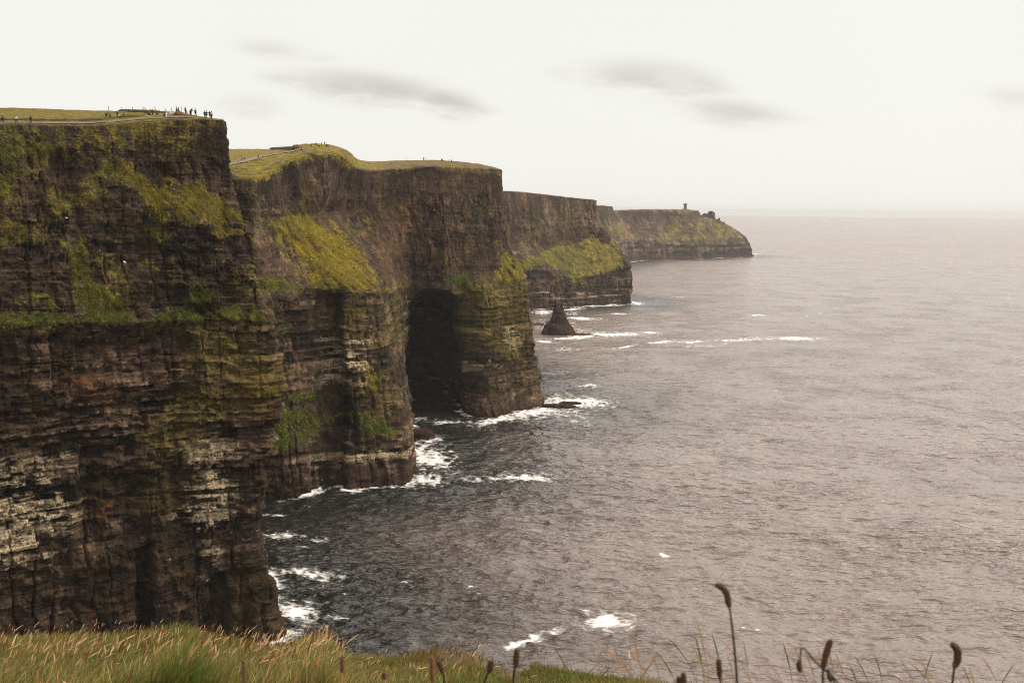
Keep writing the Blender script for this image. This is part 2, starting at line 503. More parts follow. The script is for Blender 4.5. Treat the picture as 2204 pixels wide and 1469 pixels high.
def painter(turf, green, dry, lichen, pale, rust, seed, wet_z, patchy, zlo, zhi, allgrass=0.0):
    def paint(c):
        px, py, z, s, k = c['px'], c['py'], c['z'], c['s'], c['k']
        top = c['w']['top']
        n = fbm(s / (14 * k), z / (9 * k), 5, seed + 30)
        strk = fbm((s + 0.8 * z) / (3.2 * k), (z - 0.5 * s) / (14 * k), 4, seed + 38)
        t = blend(c, turf, 0) * np.clip(0.80 + 0.6 * n + 0.9 * strk, 0, 1.05)
        band = sstep(z, zlo, zlo + 10) * (1 - sstep(z, zhi, zhi + 10))
        t = np.maximum(t, patchy * band * sstep(n + 0.25 * (c['h1'] - 0.5) + 0.5 * np.clip(c['nz'], 0, 1), 0.08, 0.5))
        t = np.maximum(t, sstep(top, 0.3, 0.9))
        gr = np.maximum(blend(c, green, 0), 0.28 + 0.5 * fbm(s / (20 * k), z / (14 * k), 3, seed + 31)) * np.ones_like(px)
        dr = blend(c, dry, 0)
        gr = np.clip(gr * (1 - dr) * (1 - 0.6 * top), 0, 1)
        li = blend(c, lichen, 0) * (0.55 + 0.6 * (c['h1'] - 0.2))
        li = li + 0.22 * band * sstep(fbm(s / (10 * k), z / (16 * k), 4, seed + 33), 0.1, 0.5)
        pa = blend(c, pale, 0)
        fleck = sstep(n2(s / (1.3 * k), z / (0.8 * k), seed + 37), 0.62, 0.80) * 0.7 * sstep(fbm(s / (18 * k), z / (18 * k), 3, seed + 34), -0.1, 0.4)
        band_n = np.clip(0.5 + 0.75 * n2(s / (7 * k) + 3 * c['p2'], z / (0.75 * k), seed + 46) + 0.35 * n2(s / (1.6 * k), z / (0.6 * k), seed + 47), 0, 1)
        pa = np.maximum(pa * sstep(0.42 * c['h2'] + 0.24 * band_n + 0.75 * c['p2'] + 0.25 * c['h1'] + 0.35 * pa - 0.4 + 0.5 * n, 0.50, 0.85), fleck * (1 - top) * (z > 4))
        ru = blend(c, rust, 0) + 0.35 * sstep(fbm(s / (9 * k), z / (20 * k), 4, seed + 35), 0.25, 0.6)
        wz = wet_z + 2.0 * k * fbm(s / (8 * k), z / 30, 4, seed + 36)
        we = 1 - sstep(z, wz - 1.5 * k, wz + 1.5 * k)
        sw = np.clip(c['w']['strata'], 0.12, 1)
        tone = 0.5 + sw * (0.60 * (c['h1'] - 0.5) + 0.45 * (c['h2'] - 0.5) + 0.25 * (c['p1'] - 0.5) + 0.35 * (c['p2'] - 0.5))
        tone = tone + 0.55 * (1.1 - sw) * fbm(s / (9 * k), z / (13 * k), 5, seed + 44, 0.6) + 0.30 * fbm(s / (30 * k), z / (22 * k), 4, seed + 45)
        bare = blend(c, BARE.get(seed, []), 0)
        masks = np.stack([np.clip(t * (1 - we), 0, 1), np.clip(pa, 0, 1), np.clip(li, 0, 1), we * 0.8], -1).astype(np.float32)
        tones = np.stack([np.clip(tone, 0, 1), np.clip(ru, 0, 1), gr, bare], -1).astype(np.float32)
        return masks, tones
    return paint


BARE = {}
RELIEF = {101: [([(292, 1185), (326, 1170), (328, 1400), (296, 1400)], 6, -5.0), ([(436, 1262), (482, 1235), (492, 1400), (440, 1400)], 7, -4.0), ([(486, 1255), (600, 1240), (640, 1420), (494, 1420)], 14, 2.0),
                ([(-400, 985), (165, 985), (172, 1090), (140, 1160), (100, 1222), (-400, 1250)], 8, 1.6), ([(176, 960), (300, 950), (320, 1160), (170, 1185)], 12, -2.0), ([(165, 735), (330, 735), (325, 810), (170, 815)], 12, -2.2),
                ([(205, 1075), (245, 1080), (245, 1130), (205, 1140)], 3, 1.2), ([(400, 705), (590, 705), (600, 900), (410, 905)], 16, 2.2), ([(330, 1190), (395, 1185), (395, 1400), (330, 1400)], 6, 1.5),
                ([(95, 430), (165, 440), (160, 490), (100, 480)], 14, 2.5), ([(390, 610), (450, 600), (480, 660), (395, 660)], 12, 3.0), ([(110, 330), (180, 330), (175, 520), (110, 520)], 20, -3.0), ([(250, 480), (330, 470), (300, 600), (200, 600)], 24, -3.0)],
          202: [([(690, 1000), (712, 1000), (712, 1090), (695, 1090)], 4, -3.0), ([(742, 800), (762, 800), (770, 960), (745, 950)], 6, -5.0), ([(560, 985), (600, 985), (600, 1100), (570, 1100)], 6, -4.0), ([(810, 990), (820, 990), (835, 1060), (820, 1060)], 3, -3.0),
                ([(610, 350), (630, 350), (640, 430), (612, 440)], 6, -4.0), ([(880, 690), (950, 690), (960, 880), (885, 880)], 12, -6.0)]}
ROCK_NEAR = rock_material('near_cliff_rock', 1.0, 1.0, 0.45, 0.3, 0.85)
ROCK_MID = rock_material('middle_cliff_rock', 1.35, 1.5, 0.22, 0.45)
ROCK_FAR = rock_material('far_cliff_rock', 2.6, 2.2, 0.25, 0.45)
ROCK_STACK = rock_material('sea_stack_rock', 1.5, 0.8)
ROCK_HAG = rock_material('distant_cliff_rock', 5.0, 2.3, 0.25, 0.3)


def col(*pts):
    """(px, py, Y) rows; py given as ('z', h) means height h"""
    out = []
    for p in pts:
        if isinstance(p[1], tuple):
            out.append(at_z(p[0], p[1][1], p[2]))
        else:
            out.append(at(*p))
    return out


def shift(c, dx, dy, dz=0.0):
    return [p + np.array([dx, dy, dz]) for p in c]


Z0 = ('z', -4.0)
# --- near headland -------------------------------------------------------------------------------
XA = [-320, 0, 200, 350, 480]
YA = [200, 226, 240, 250, 259]
PA = [[1370, 1335, 1300, 1285, 1262], [1232, 1214, 1195, 1175, 1150], [946, 940, 935, 930, 925], [862, 858, 855, 850, 845],
      [738, 735, 730, 724, 720], [703, 697, 694, 690, 686], [676, 673, 669, 662, 655], [572, 570, 566, 562, 560],
      [440, 440, 425, 450, 505], [345, 342, 332, 372, 425], [276, 271, 272, 263, 260]]
RA = [[2] * 5, [3] * 5, [5] * 5, [6] * 5, [8] * 5, [6] * 5, [11] * 5, [15, 15, 16, 17, 14], [20, 20, 22, 22, 17], [25, 26, 31, 33, 30], [34, 32, 33, 35, 35]]
colsA = []
for i in range(5):
    c = [(XA[i], Z0, YA[i])] + [(XA[i], PA[r][i], YA[i] + RA[r][i]) for r in range(11)]
    yr = YA[i] + RA[10][i]
    pa = [261, 260, 261, 250, 258.5][i]
    cr = [228, 232, 238, 243, 258.0][i]
    dc = [150, 130, 85, 30, 9][i]
    c += [(XA[i], pa, yr + [12, 12, 12, 12, 5][i]), (XA[i], cr, yr + dc), (XA[i], cr + 6, yr + dc + 150)]
    colsA.append(col(*c))
i = 4
c412 = [(428, Z0, 255.5), (428, 1270, 257.5), (428, 1160, 258.5), (428, 927, 260.5), (428, 847, 262), (428, 722, 264), (428, 687, 262), (428, 658, 267), (428, 560, 270),
        (430, 478, 273), (428, 405, 285), (430, 259, 290), (428, 253, 297), (426, 249.5, 303), (426, 262, 420)]
colsA.insert(4, col(*c412))
sil = col((604, Z0, 266), (576, 1250, 267), (547, 1128, 268), (580, 925, 270), (590, 850, 270), (568, 727, 272), (580, 688, 271), (562, 648, 273),
          (530, 570, 276), (512, 500, 280), (497, 400, 292), (487, 264, 296), (486, 262.5, 300), (485, 262.5, 304), (484, 275, 420))
colsA.append(sil)
colsA.append(shift(sil, -7, 16))
b = [p.copy() for p in shift(sil, -30, 70)]
colsA.append(b)
colsA.append(shift(sil, -60, 130))
wA = dict(strata=[.12, .15, .5, 1.2, .85, .9, 1.0, .5, .4, .3, .3, .2, 0, 0, 0], flute=[1.3, 1.4, 1.0, .4, .6, .8, .5, .8, 1.0, .9, .8, .2, 0, 0, 0],
          rough=[.9, .9, .9, 1.0, 1.0, .9, .4, 1.0, 1.3, 1.2, 1.0, .25, 0, 0, 0], top=[0, 0, 0, 0, 0, 0, 0, 0, 0, 0, 0, .45, 1, 1, 1])
turfA = [([(-600, 240), (0, 256), (250, 256), (380, 245), (485, 256), (470, 276), (400, 284), (330, 305), (290, 322), (250, 345), (200, 352), (130, 345), (70, 400), (0, 420), (-600, 450)], 22, 0.66),
         ([(205, 345), (255, 335), (300, 370), (370, 415), (430, 395), (470, 430), (512, 470), (514, 508), (460, 514), (420, 490), (340, 465), (290, 430), (230, 385)], 10, 1.0),
         ([(-200, 360), (20, 390), (60, 470), (70, 520), (0, 540), (-200, 520)], 16, 0.62), ([(90, 430), (150, 420), (155, 478), (120, 480)], 10, 0.7),
         ([(120, 495), (185, 500), (200, 600), (275, 650), (285, 695), (165, 695), (160, 610)], 12, 0.78),
         ([(-600, 678), (0, 678), (160, 678), (270, 664), (300, 684), (390, 655), (420, 608), (450, 625), (478, 662), (540, 652), (582, 680), (565, 690), (300, 696), (0, 700), (-600, 706)], 6, 0.9),
         ([(512, 600), (545, 640), (582, 682), (520, 692), (500, 655)], 8, 0.75), ([(80, 640), (150, 635), (160, 670), (90, 672)], 10, 0.6)]
greenA = [([(-600, 655), (300, 640), (480, 600), (600, 690), (300, 705), (-600, 712)], 12, 0.85), ([(120, 495), (185, 500), (210, 610), (285, 695), (165, 695)], 14, 0.6),
          ([(-600, 262), (140, 268), (140, 320), (0, 420), (-600, 430)], 20, 0.75), ([(410, 600), (450, 620), (478, 662), (400, 660)], 10, 0.9)]
dryA = [([(230, 330), (300, 350), (370, 405), (430, 390), (514, 470), (514, 510), (440, 495), (330, 440)], 22, 0.55), ([(-600, 225), (330, 235), (330, 256), (-600, 258)], 5, 0.9)]
lichA = [([(405, 700), (560, 715), (592, 840), (592, 890), (470, 905), (425, 960), (330, 965), (300, 930), (400, 815)], 16, 0.95),
         ([(-600, 698), (160, 694), (160, 718), (-600, 722)], 5, 0.75), ([(300, 692), (440, 690), (440, 712), (300, 714)], 5, 1.0), ([(440, 690), (575, 690), (560, 760), (450, 760)], 12, 0.6),
         ([(300, 950), (380, 950), (370, 1100), (310, 1110)], 14, 0.55), ([(480, 1260), (560, 1260), (590, 1400), (480, 1400)], 20, 0.35)]
paleA = [([(-600, 1030), (0, 1005), (60, 1000), (130, 1030), (170, 1085), (150, 1140), (110, 1205), (40, 1225), (-600, 1250)], 26, 0.95),
         ([(-600, 930), (0, 940), (150, 950), (150, 1005), (0, 1010), (-600, 1020)], 24, 0.45),
         ([(375, 915), (450, 905), (505, 950), (515, 1010), (495, 1135), (380, 1165), (345, 1130), (410, 1050), (400, 980)], 22, 0.85), ([(440, 1150), (490, 1150), (490, 1200), (440, 1210)], 8, 0.5)]
rustA = [([(200, 1075), (245, 1080), (245, 1130), (205, 1145)], 5, 1.0), ([(150, 800), (240, 800), (250, 870), (160, 870)], 16, 0.9), ([(480, 800), (588, 800), (588, 890), (480, 890)], 22, 0.7), ([(170, 1310), (200, 1310), (200, 1335), (170, 1335)], 6, 0.9)]
pA = painter(turfA, greenA, dryA, lichA, paleA, rustA, 101, 3.0, 0.5, 88, 150)
near = cliff('cliff', colsA, wA, 1.5, 101, 1.0, 0.86, 0.035, pA, ROCK_NEAR, 12)
near['label'], near['category'] = 'nearest dark cliff headland with bleached strata and a grassy spur, tallest at left', 'cliff'

# --- middle headlands: the grass spur and the one with the cave -------------------------------------
B = []
B.append(col((380, Z0, 400), (380, 1000, 404), (380, 850, 408), (380, 720, 412), (380, 650, 414), (380, 625, 420), (380, 520, 430), (380, 440, 440), (380, 388, 450), (380, 360, 480), (380, 324, 760), (380, 330, 900)))
B.append(col((550, Z0, 392), (550, 1000, 395), (550, 850, 398), (550, 710, 402), (548, 640, 404), (546, 622, 411), (545, 520, 420), (545, 450, 430), (545, 386, 440), (545, 340, 490), (540, 320.5, 760), (540, 328, 900)))
B.append(col((640, Z0, 401), (640, 980, 405), (635, 850, 413), (630, 710, 417), (625, 645, 418), (622, 622, 422), (612, 530, 441), (612, 445, 460), (615, 352, 470), (615, 332, 500), (615, 318.5, 640), (615, 326, 800)))
B.append(col((742, Z0, 413), (740, 970, 419), (735, 850, 428), (728, 710, 437), (722, 640, 440), (712, 621, 431), (655, 540, 448), (648, 458, 473), (660, 335, 487), (662, 318, 520), (670, 309, 560), (670, 318, 700)))
B.append(col((750, Z0, 409), (750, 965, 413), (748, 850, 418), (745, 710, 425), (745, 636, 430), (742, 619, 432), (700, 538, 453), (668, 461, 480), (700, 333, 492), (706, 316, 520), (712, 312, 545), (712, 322, 700)))
B.append(col((820, Z0, 415), (820, 955, 420), (808, 850, 426), (795, 710, 432), (790, 632, 435), (785, 616, 440), (748, 530, 464), (682, 462, 488), (735, 338, 500), (742, 327, 520), (745, 322, 545), (745, 332, 700)))
B.append(col((884, Z0, 424), (878, 950, 430), (856, 830, 436), (822, 700, 441), (813, 628, 443), (808, 614, 448), (776, 532, 472), (690, 464, 496), (752, 350, 512), (757, 340, 530), (760, 334, 545), (760, 342, 700)))
B.append(col((888, Z0, 438), (882, 945, 448), (862, 825, 456), (829, 700, 460), (822, 632, 464), (816, 606, 468), (792, 545, 494), (704, 455, 520), (766, 362, 530), (771, 355, 545), (775, 344, 570), (775, 352, 700)))
B.append(col((886, Z0, 500), (881, 920, 503), (868, 820, 508), (850, 700, 512), (846, 640, 518), (844, 605, 524), (828, 545, 534), (770, 450, 545), (795, 370, 552), (800, 360, 566), (805, 347.5, 620), (805, 354, 760)))
B.append(col((887, Z0, 560), (884, 880, 562), (866, 800, 562), (869, 720, 562), (874, 650, 563), (874, 605, 564), (865, 530, 567), (840, 440, 572), (850, 364, 578), (852, 356, 592), (855, 345.5, 640), (855, 352, 800)))
B.append(col((876, Z0, 668), (870, 880, 694), (864, 800, 704), (868, 720, 702), (876, 668, 690), (880, 642, 568), (890, 540, 574), (885, 440, 580), (885, 362, 585), (886, 354, 600), (888, 344.8, 640), (888, 352, 800)))
B.append(col((945, Z0, 655), (935, 870, 688), (930, 800, 698), (930, 720, 696), (922, 640, 686), (912, 621, 570), (925, 540, 574), (920, 440, 582), (920, 360, 588), (920, 353, 602), (920, 344.5, 640), (920, 352, 800)))
B.append(col((985, Z0, 618), (985, 860, 624), (984, 790, 626), (978, 715, 626), (968, 652, 618), (960, 624, 568), (960, 540, 576), (955, 440, 584), (955, 360, 590), (955, 353, 604), (955, 345.6, 636), (955, 353, 800)))
B.append(col((1012, Z0, 566), (1008, 860, 576), (1002, 790, 580), (995, 715, 582), (986, 650, 580), (984, 634, 573), (985, 540, 580), (985, 440, 588), (985, 361, 593), (985, 355, 605), (985, 347.5, 634), (985, 354, 800)))
B.append(col((1060, Z0, 562), (1052, 850, 570), (1046, 780, 573), (1040, 700, 575), (1034, 640, 577), (1030, 605, 579), (1025, 530, 590), (1022, 440, 597), (1025, 363, 600), (1025, 357, 608), (1025, 352, 628), (1025, 360, 800)))
B.append(col((1130, Z0, 585), (1118, 840, 590), (1110, 770, 592), (1102, 690, 594), (1096, 630, 596), (1090, 595, 598), (1070, 530, 604), (1058, 440, 609), (1060, 364, 611), (1060, 361, 617), (1060, 359, 627), (1060, 368, 800)))
B.append(col((1173, Z0, 606), (1162, 830, 608), (1153, 760, 609), (1146, 690, 610), (1136, 620, 612), (1124, 575, 613), (1088, 530, 616), (1078, 440, 618), (1079, 366, 620), (1078.5, 364.5, 624), (1078, 364.5, 630), (1077, 375, 800)))
B.append(shift(B[-1], -10, 24))
B.append(shift(B[-2], -40, 100))
B.append(shift(B[-3], -90, 220))
wB = dict(strata=[.3, .7, .9, 1.0, .9, .35, .15, .15, .05, 0, 0, 0], flute=[1.2, 1.2, 1.0, .9, .7, .5, 1.2, 1.2, .4, 0, 0, 0],
          rough=[.7, .8, .9, .8, .6, .5, .9, .8, .3, 0, 0, 0], top=[0, 0, 0, 0, 0, 0, 0, 0, .4, 1, 1, 1])
turfB = [([(480, 300), (760, 300), (780, 350), (765, 362), (700, 345), (640, 352), (612, 366), (560, 388), (480, 392)], 6, 1.0),
         ([(655, 458), (705, 478), (745, 505), (778, 542), (794, 582), (815, 624), (740, 624), (668, 622), (664, 590), (625, 545), (600, 515), (555, 478), (600, 468)], 15, 1.0),
         ([(500, 590), (570, 588), (610, 608), (650, 622), (640, 630), (490, 628)], 8, 0.8), ([(555, 640), (600, 655), (615, 672), (560, 672)], 6, 0.8), ([(575, 690), (640, 700), (650, 730), (590, 722)], 12, 0.55),
         ([(570, 875), (640, 880), (740, 888), (695, 922), (655, 955), (570, 972)], 10, 0.95), ([(755, 888), (800, 888), (866, 926), (850, 944), (770, 936)], 8, 0.95), ([(610, 845), (680, 838), (680, 858), (625, 868)], 5, 0.85),
         ([(765, 770), (800, 765), (840, 800), (835, 860), (790, 830)], 10, 0.6), ([(960, 588), (1010, 590), (1018, 611), (962, 614)], 5, 0.95), ([(1055, 595), (1085, 540), (1122, 560), (1134, 598), (1100, 614), (1050, 610)], 8, 0.8),
         ([(812, 606), (870, 606), (880, 622), (812, 634)], 8, 0.55), ([(770, 345), (1085, 338), (1085, 378), (1040, 372), (960, 372), (860, 366), (790, 366)], 5, 0.8), ([(830, 370), (950, 360), (900, 385), (830, 380)], 6, 0.4),
         ([(530, 440), (650, 440), (640, 520), (560, 560), (520, 500)], 22, 0.45)]
greenB = [([(570, 830), (690, 830), (740, 888), (655, 975), (560, 980)], 15, 1.0), ([(750, 880), (870, 900), (870, 950), (750, 940)], 12, 1.0), ([(955, 580), (1020, 585), (1020, 615), (955, 615)], 8, 1.0),
          ([(500, 585), (660, 600), (660, 735), (540, 735)], 15, 0.8), ([(665, 605), (760, 610), (760, 626), (665, 626)], 6, 0.8)]
dryB = [([(480, 300), (640, 305), (640, 326), (480, 330)], 4, 0.75), ([(660, 456), (745, 505), (794, 582), (815, 624), (740, 610), (640, 540), (600, 500)], 18, 0.75), ([(490, 340), (680, 320), (620, 380), (490, 390)], 14, 0.45), ([(770, 335), (1085, 335), (1085, 385), (770, 385)], 8, 0.6)]
lichB = [([(662, 628), (812, 630), (812, 745), (670, 705)], 14, 0.55), ([(968, 616), (1134, 600), (1154, 735), (1130, 765), (1080, 765), (1010, 755)], 12, 0.85), ([(815, 640), (876, 645), (868, 742), (818, 765)], 12, 0.5),
         ([(1040, 790), (1160, 780), (1170, 860), (1060, 850)], 20, 0.3), ([(760, 800), (830, 800), (860, 900), (760, 890)], 14, 0.45)]
paleB = [([(680, 720), (805, 722), (806, 790), (775, 815), (690, 826)], 14, 1.0), ([(755, 800), (808, 800), (806, 826), (755, 828)], 5, 0.7), ([(720, 965), (885, 958), (885, 985), (720, 1000)], 8, 0.75), ([(610, 985), (720, 970), (720, 1000), (610, 1012)], 6, 0.35),
         ([(985, 772), (1080, 760), (1085, 782), (985, 800)], 6, 1.0), ([(1085, 700), (1118, 700), (1118, 750), (1085, 746)], 8, 0.95), ([(880, 636), (910, 634), (910, 650), (878, 652)], 3, 0.8)]
rustB = [([(830, 440), (900, 440), (920, 480), (850, 560)], 30, 0.6), ([(780, 490), (860, 490), (870, 600), (810, 600)], 24, 0.5)]
BARE[202] = [([(830, 346), (905, 343), (915, 352), (860, 366), (800, 362)], 4, 0.6), ([(720, 318), (760, 330), (760, 345), (735, 335)], 4, 0.4), ([(860, 335), (1095, 335), (1095, 385), (860, 380)], 10, 0.7)]
pB = painter(turfB, greenB, dryB, lichB, paleB, rustB, 202, 3.6, 0.34, 20, 150)
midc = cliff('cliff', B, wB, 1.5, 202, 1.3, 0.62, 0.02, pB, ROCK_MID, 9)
midc['label'], midc['category'] = 'dark brown cliff wall with a bright grass spur and a black sea cave', 'cliff'

# --- fourth headland ---------------------------------------------------------------------------------
D = []
D.append(col((980, Z0, 1120), (980, 650, 1124), (980, 590, 1130), (980, 530, 1165), (980, 470, 1172), (980, 412, 1180), (980, 404, 1240), (980, 412, 1500)))
D.append(col((1110, Z0, 1178), (1110, 640, 1183), (1110, 578, 1190), (1106, 532, 1222), (1103, 470, 1230), (1100, 413, 1238), (1100, 411.5, 1300), (1100, 420, 1500)))
D.append(col((1165, Z0, 1200), (1165, 632, 1205), (1170, 580, 1212), (1155, 530, 1250), (1150, 470, 1258), (1150, 417, 1265), (1150, 415.5, 1320), (1150, 424, 1500)))
D.append(col((1225, Z0, 1228), (1225, 625, 1233), (1232, 598, 1238), (1210, 522, 1288), (1205, 470, 1295), (1205, 423.5, 1300), (1205, 422, 1340), (1205, 430, 1500)))
D.append(col((1300, Z0, 1265), (1300, 618, 1270), (1300, 584, 1275), (1268, 512, 1318), (1256, 468, 1325), (1252, 428.5, 1330), (1252, 427.5, 1350), (1252, 436, 1500)))
D.append(col((1340, Z0, 1284), (1345, 612, 1287), (1338, 574, 1290), (1298, 512, 1326), (1276, 474, 1334), (1274, 430, 1336), (1274, 429.5, 1352), (1274, 438, 1500)))
D.append(col((1356, Z0, 1292), (1361, 606, 1294), (1354, 568, 1296), (1312, 512, 1330), (1283, 480, 1340), (1285, 433, 1342), (1284, 431, 1354), (1284, 441, 1500)))
D.append(shift(D[-1], -14, 40))
D.append(shift(D[-2], -60, 170))
D.append(shift(D[-3], -200, 420))
wD = dict(strata=[.3, .7, .5, .2, .2, .15, 0, 0], flute=[1, .9, .5, .5, 1.1, .5, 0, 0], rough=[.7, .7, .5, .6, .8, .3, 0, 0], top=[0, 0, 0, 0, 0, .4, 1, 1])
turfD = [([(1100, 585), (1125, 556), (1170, 543), (1230, 518), (1262, 508), (1310, 512), (1346, 556), (1354, 578), (1295, 586), (1235, 604), (1190, 574), (1140, 580)], 5, 1.0),
         ([(1200, 575), (1260, 590), (1290, 600), (1280, 622), (1190, 610)], 8, 0.5), ([(1300, 590), (1350, 590), (1345, 612), (1300, 610)], 8, 0.45)]
greenD = [([(1100, 585), (1170, 543), (1260, 508), (1240, 590), (1140, 585)], 16, 0.55)]
dryD = [([(1230, 520), (1262, 508), (1310, 512), (1354, 578), (1290, 580)], 14, 0.4)]
lichD = [([(1090, 420), (1290, 430), (1290, 510), (1100, 530)], 20, 0.35)]
paleD = [([(1160, 625), (1330, 622), (1340, 648), (1160, 665)], 6, 0.5)]
pD = painter(turfD, greenD, dryD, lichD, paleD, [], 303, 7.0, 0.25, 50, 90)
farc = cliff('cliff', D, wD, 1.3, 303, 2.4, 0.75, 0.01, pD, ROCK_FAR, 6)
farc['label'], farc['category'] = 'fourth cliff headland, hazy brown above a sloping green apron, beyond the sea stack', 'cliff'

# --- the last headland, with the tower on top -----------------------------------------------------------
Ec = []
Ec.append(col((1200, Z0, 1900), (1200, 520, 1910), (1200, 485, 1940), (1200, 462, 1960), (1200, 442, 1980), (1200, 441, 2080), (1200, 446, 2500)))
Ec.append(col((1300, Z0, 2050), (1300, 522, 2060), (1298, 488, 2090), (1296, 466, 2110), (1296, 443, 2120), (1296, 442.5, 2180), (1296, 447, 2600)))
Ec.append(col((1340, Z0, 2200), (1332, 522, 2210), (1322, 490, 2240), (1319, 468, 2255), (1317, 445, 2260), (1317, 444.5, 2300), (1317, 448, 2700)))
Ec.append(col((1350, Z0, 2340), (1345, 522, 2350), (1335, 492, 2385), (1328, 470, 2405), (1322, 454, 2415), (1322, 452, 2470), (1322, 456, 2800)))
Ec.append(col((1410, Z0, 2440), (1410, 524, 2450), (1405, 496, 2490), (1400, 474, 2510), (1400, 452.5, 2520), (1400, 450, 2560), (1400, 456, 2900)))
Ec.append(col((1470, Z0, 2500), (1470, 525, 2510), (1465, 492, 2560), (1462, 468, 2580), (1462, 453, 2590), (1462, 450.5, 2620), (1462, 456, 2950)))
Ec.append(col((1515, Z0, 2545), (1515, 526, 2555), (1510, 490, 2605), (1506, 472, 2620), (1503, 456, 2625), (1502, 453, 2640), (1500, 458, 2950)))
Ec.append(col((1540, Z0, 2575), (1540, 526, 2585), (1535, 496, 2630), (1523, 480, 2640), (1512, 468, 2645), (1510, 466, 2655), (1507, 472, 2950)))
Ec.append(col((1580, Z0, 2630), (1578, 526, 2640), (1568, 500, 2665), (1555, 486, 2672), (1545, 474, 2676), (1541, 470.5, 2685), (1535, 478, 2950)))
Ec.append(col((1605, Z0, 2672), (1602, 530, 2676), (1592, 512, 2690), (1580, 498, 2698), (1568, 488, 2702), (1562, 481, 2708), (1552, 488, 2950)))
Ec.append(col((1619, Z0, 2700), (1617, 535, 2704), (1610, 520, 2708), (1600, 508, 2712), (1588, 497, 2716), (1580, 491.5, 2720), (1570, 500, 2950)))
Ec.append(shift(Ec[-1], -30, 90))
Ec.append(shift(Ec[-2], -160, 420))
wE = dict(strata=[.3, .6, .3, .2, .15, 0, 0], flute=[.8, .9, .4, .8, .3, 0, 0], rough=[.6, .7, .5, .5, .15, 0, 0], top=[0, 0, 0, 0, .4, 1, 1])
turfE = [([(1300, 470), (1345, 490), (1390, 512), (1350, 520), (1310, 512)], 5, 0.65), ([(1385, 515), (1440, 492), (1446, 462), (1485, 478), (1495, 474), (1530, 462), (1575, 482), (1608, 516), (1560, 522), (1500, 524), (1430, 522)], 7, 0.62), ([(1320, 447), (1500, 448), (1500, 458), (1320, 459)], 3, 0.7)]
pE = painter(turfE, [], [([(1300, 440), (1620, 440), (1620, 540), (1300, 540)], 10, 0.8)], [], [([(1420, 535), (1600, 530), (1600, 548), (1420, 552)], 4, 0.25)], [], 404, 10.0, 0.15, 60, 100)
hag = cliff('cliff', Ec, wE, 1.2, 404, 4.5, 0.55, 0.0, pE, ROCK_HAG, 5)
hag['label'], hag['category'] = 'farthest hazy headland sloping down to the sea under a square tower', 'cliff'
bpy.context.view_layer.update()


def tufts(seed, n, length, label, lo=0.5, gain=1.0):
    """hanging grass on the turfed slopes of a cliff"""
    P, N, T, G, PX = TURF[seed]
    vis = (PX > -250) & (T > lo)
    idx = np.flatnonzero(vis.ravel())
    r = np.random.default_rng(seed + 900)
    wgt = T.ravel()[idx]
    pick = r.choice(idx, n, p=wgt / wgt.sum())
    B, Nn, g = P.reshape(-1, 3)[pick], N.reshape(-1, 3)[pick], G.ravel()[pick]
    Lh = length * r.uniform(.5, 1.5, n)[:, None]
    d = Nn * 0.75 + np.array([0.0, 0, -0.25]) + np.array([0.25, 0, 0.35]) + r.normal(0, .35, (n, 3))
    d /= np.linalg.norm(d, axis=1, keepdims=True)
    t2 = d * 0.7 + np.array([0, 0, -0.75])
    sd = np.cross(d, r.normal(0, 1, (n, 3)))
    sd /= np.linalg.norm(sd, axis=1, keepdims=True)
    wd = Lh * 0.11
    B = B - Nn * 0.1
    m = B + d * Lh * .6
    e = m + t2 * Lh * .6
    V = np.stack([B - sd * wd, B + sd * wd, m - sd * wd * .9, m + sd * wd * .9, e - sd * wd * .15, e + sd * wd * .15], 1).reshape(-1, 3)
    a = np.arange(n) * 6
    Fq = np.concatenate([np.stack([a, a + 1, a + 3, a + 2], 1), np.stack([a + 2, a + 3, a + 5, a + 4], 1)])
    cg, cd = np.array([.085, .110, .012]), np.array([.310, .235, .030])
    ss_ = (B[:, 0] + .6 * B[:, 1]) / length
    f = np.clip(g + 0.5 * fbm(ss_ / 14, B[:, 2] / length / 10, 3, seed + 41) + r.normal(0, .2, n), 0, 1)[:, None]
    shade_ = np.clip(1 + 0.9 * fbm((ss_ + .8 * B[:, 2] / length) / 4, B[:, 2] / length / 16, 4, seed + 42), .25, 1.8)[:, None]
    c = (cg * f + cd * (1 - f)) * r.uniform(.5, 1.4, n)[:, None] * shade_ * gain
    o = new_mesh('grass', V, Fq, TUFT)
    attr(o, 'tint', c.repeat(6, 0))
    return tag(o, label, 'grass', kind='stuff')


def leaf_material(name, trans=0.35):
    m, g = material(name)
    a = g.n('ShaderNodeAttribute', attribute_name='tint')
    d = g.n('ShaderNodeBsdfPrincipled', {'Base Color': a.outputs['Color'], 'Roughness': 0.6, 'Specular IOR Level': 0.2})
    t = g.n('ShaderNodeBsdfTranslucent', {0: a.outputs['Color']})
    mx = g.n('ShaderNodeMixShader', {0: trans, 1: d.outputs[0], 2: t.outputs[0]})
    finish(g, mx.outputs[0])
    return m


TUFT = leaf_material('turf_blade', 0.25)
tufts(101, 42000, 0.62, 'coarse grass hanging on the ledges and spur of the nearest cliff', 0.52, 0.64)
tufts(202, 36000, 0.70, 'coarse grass on the bright spur and ledges of the middle cliff', 0.55, 1.35)
tufts(303, 11000, 1.1, 'green grass on the sloping apron of the fourth headland', 0.6, 0.95)
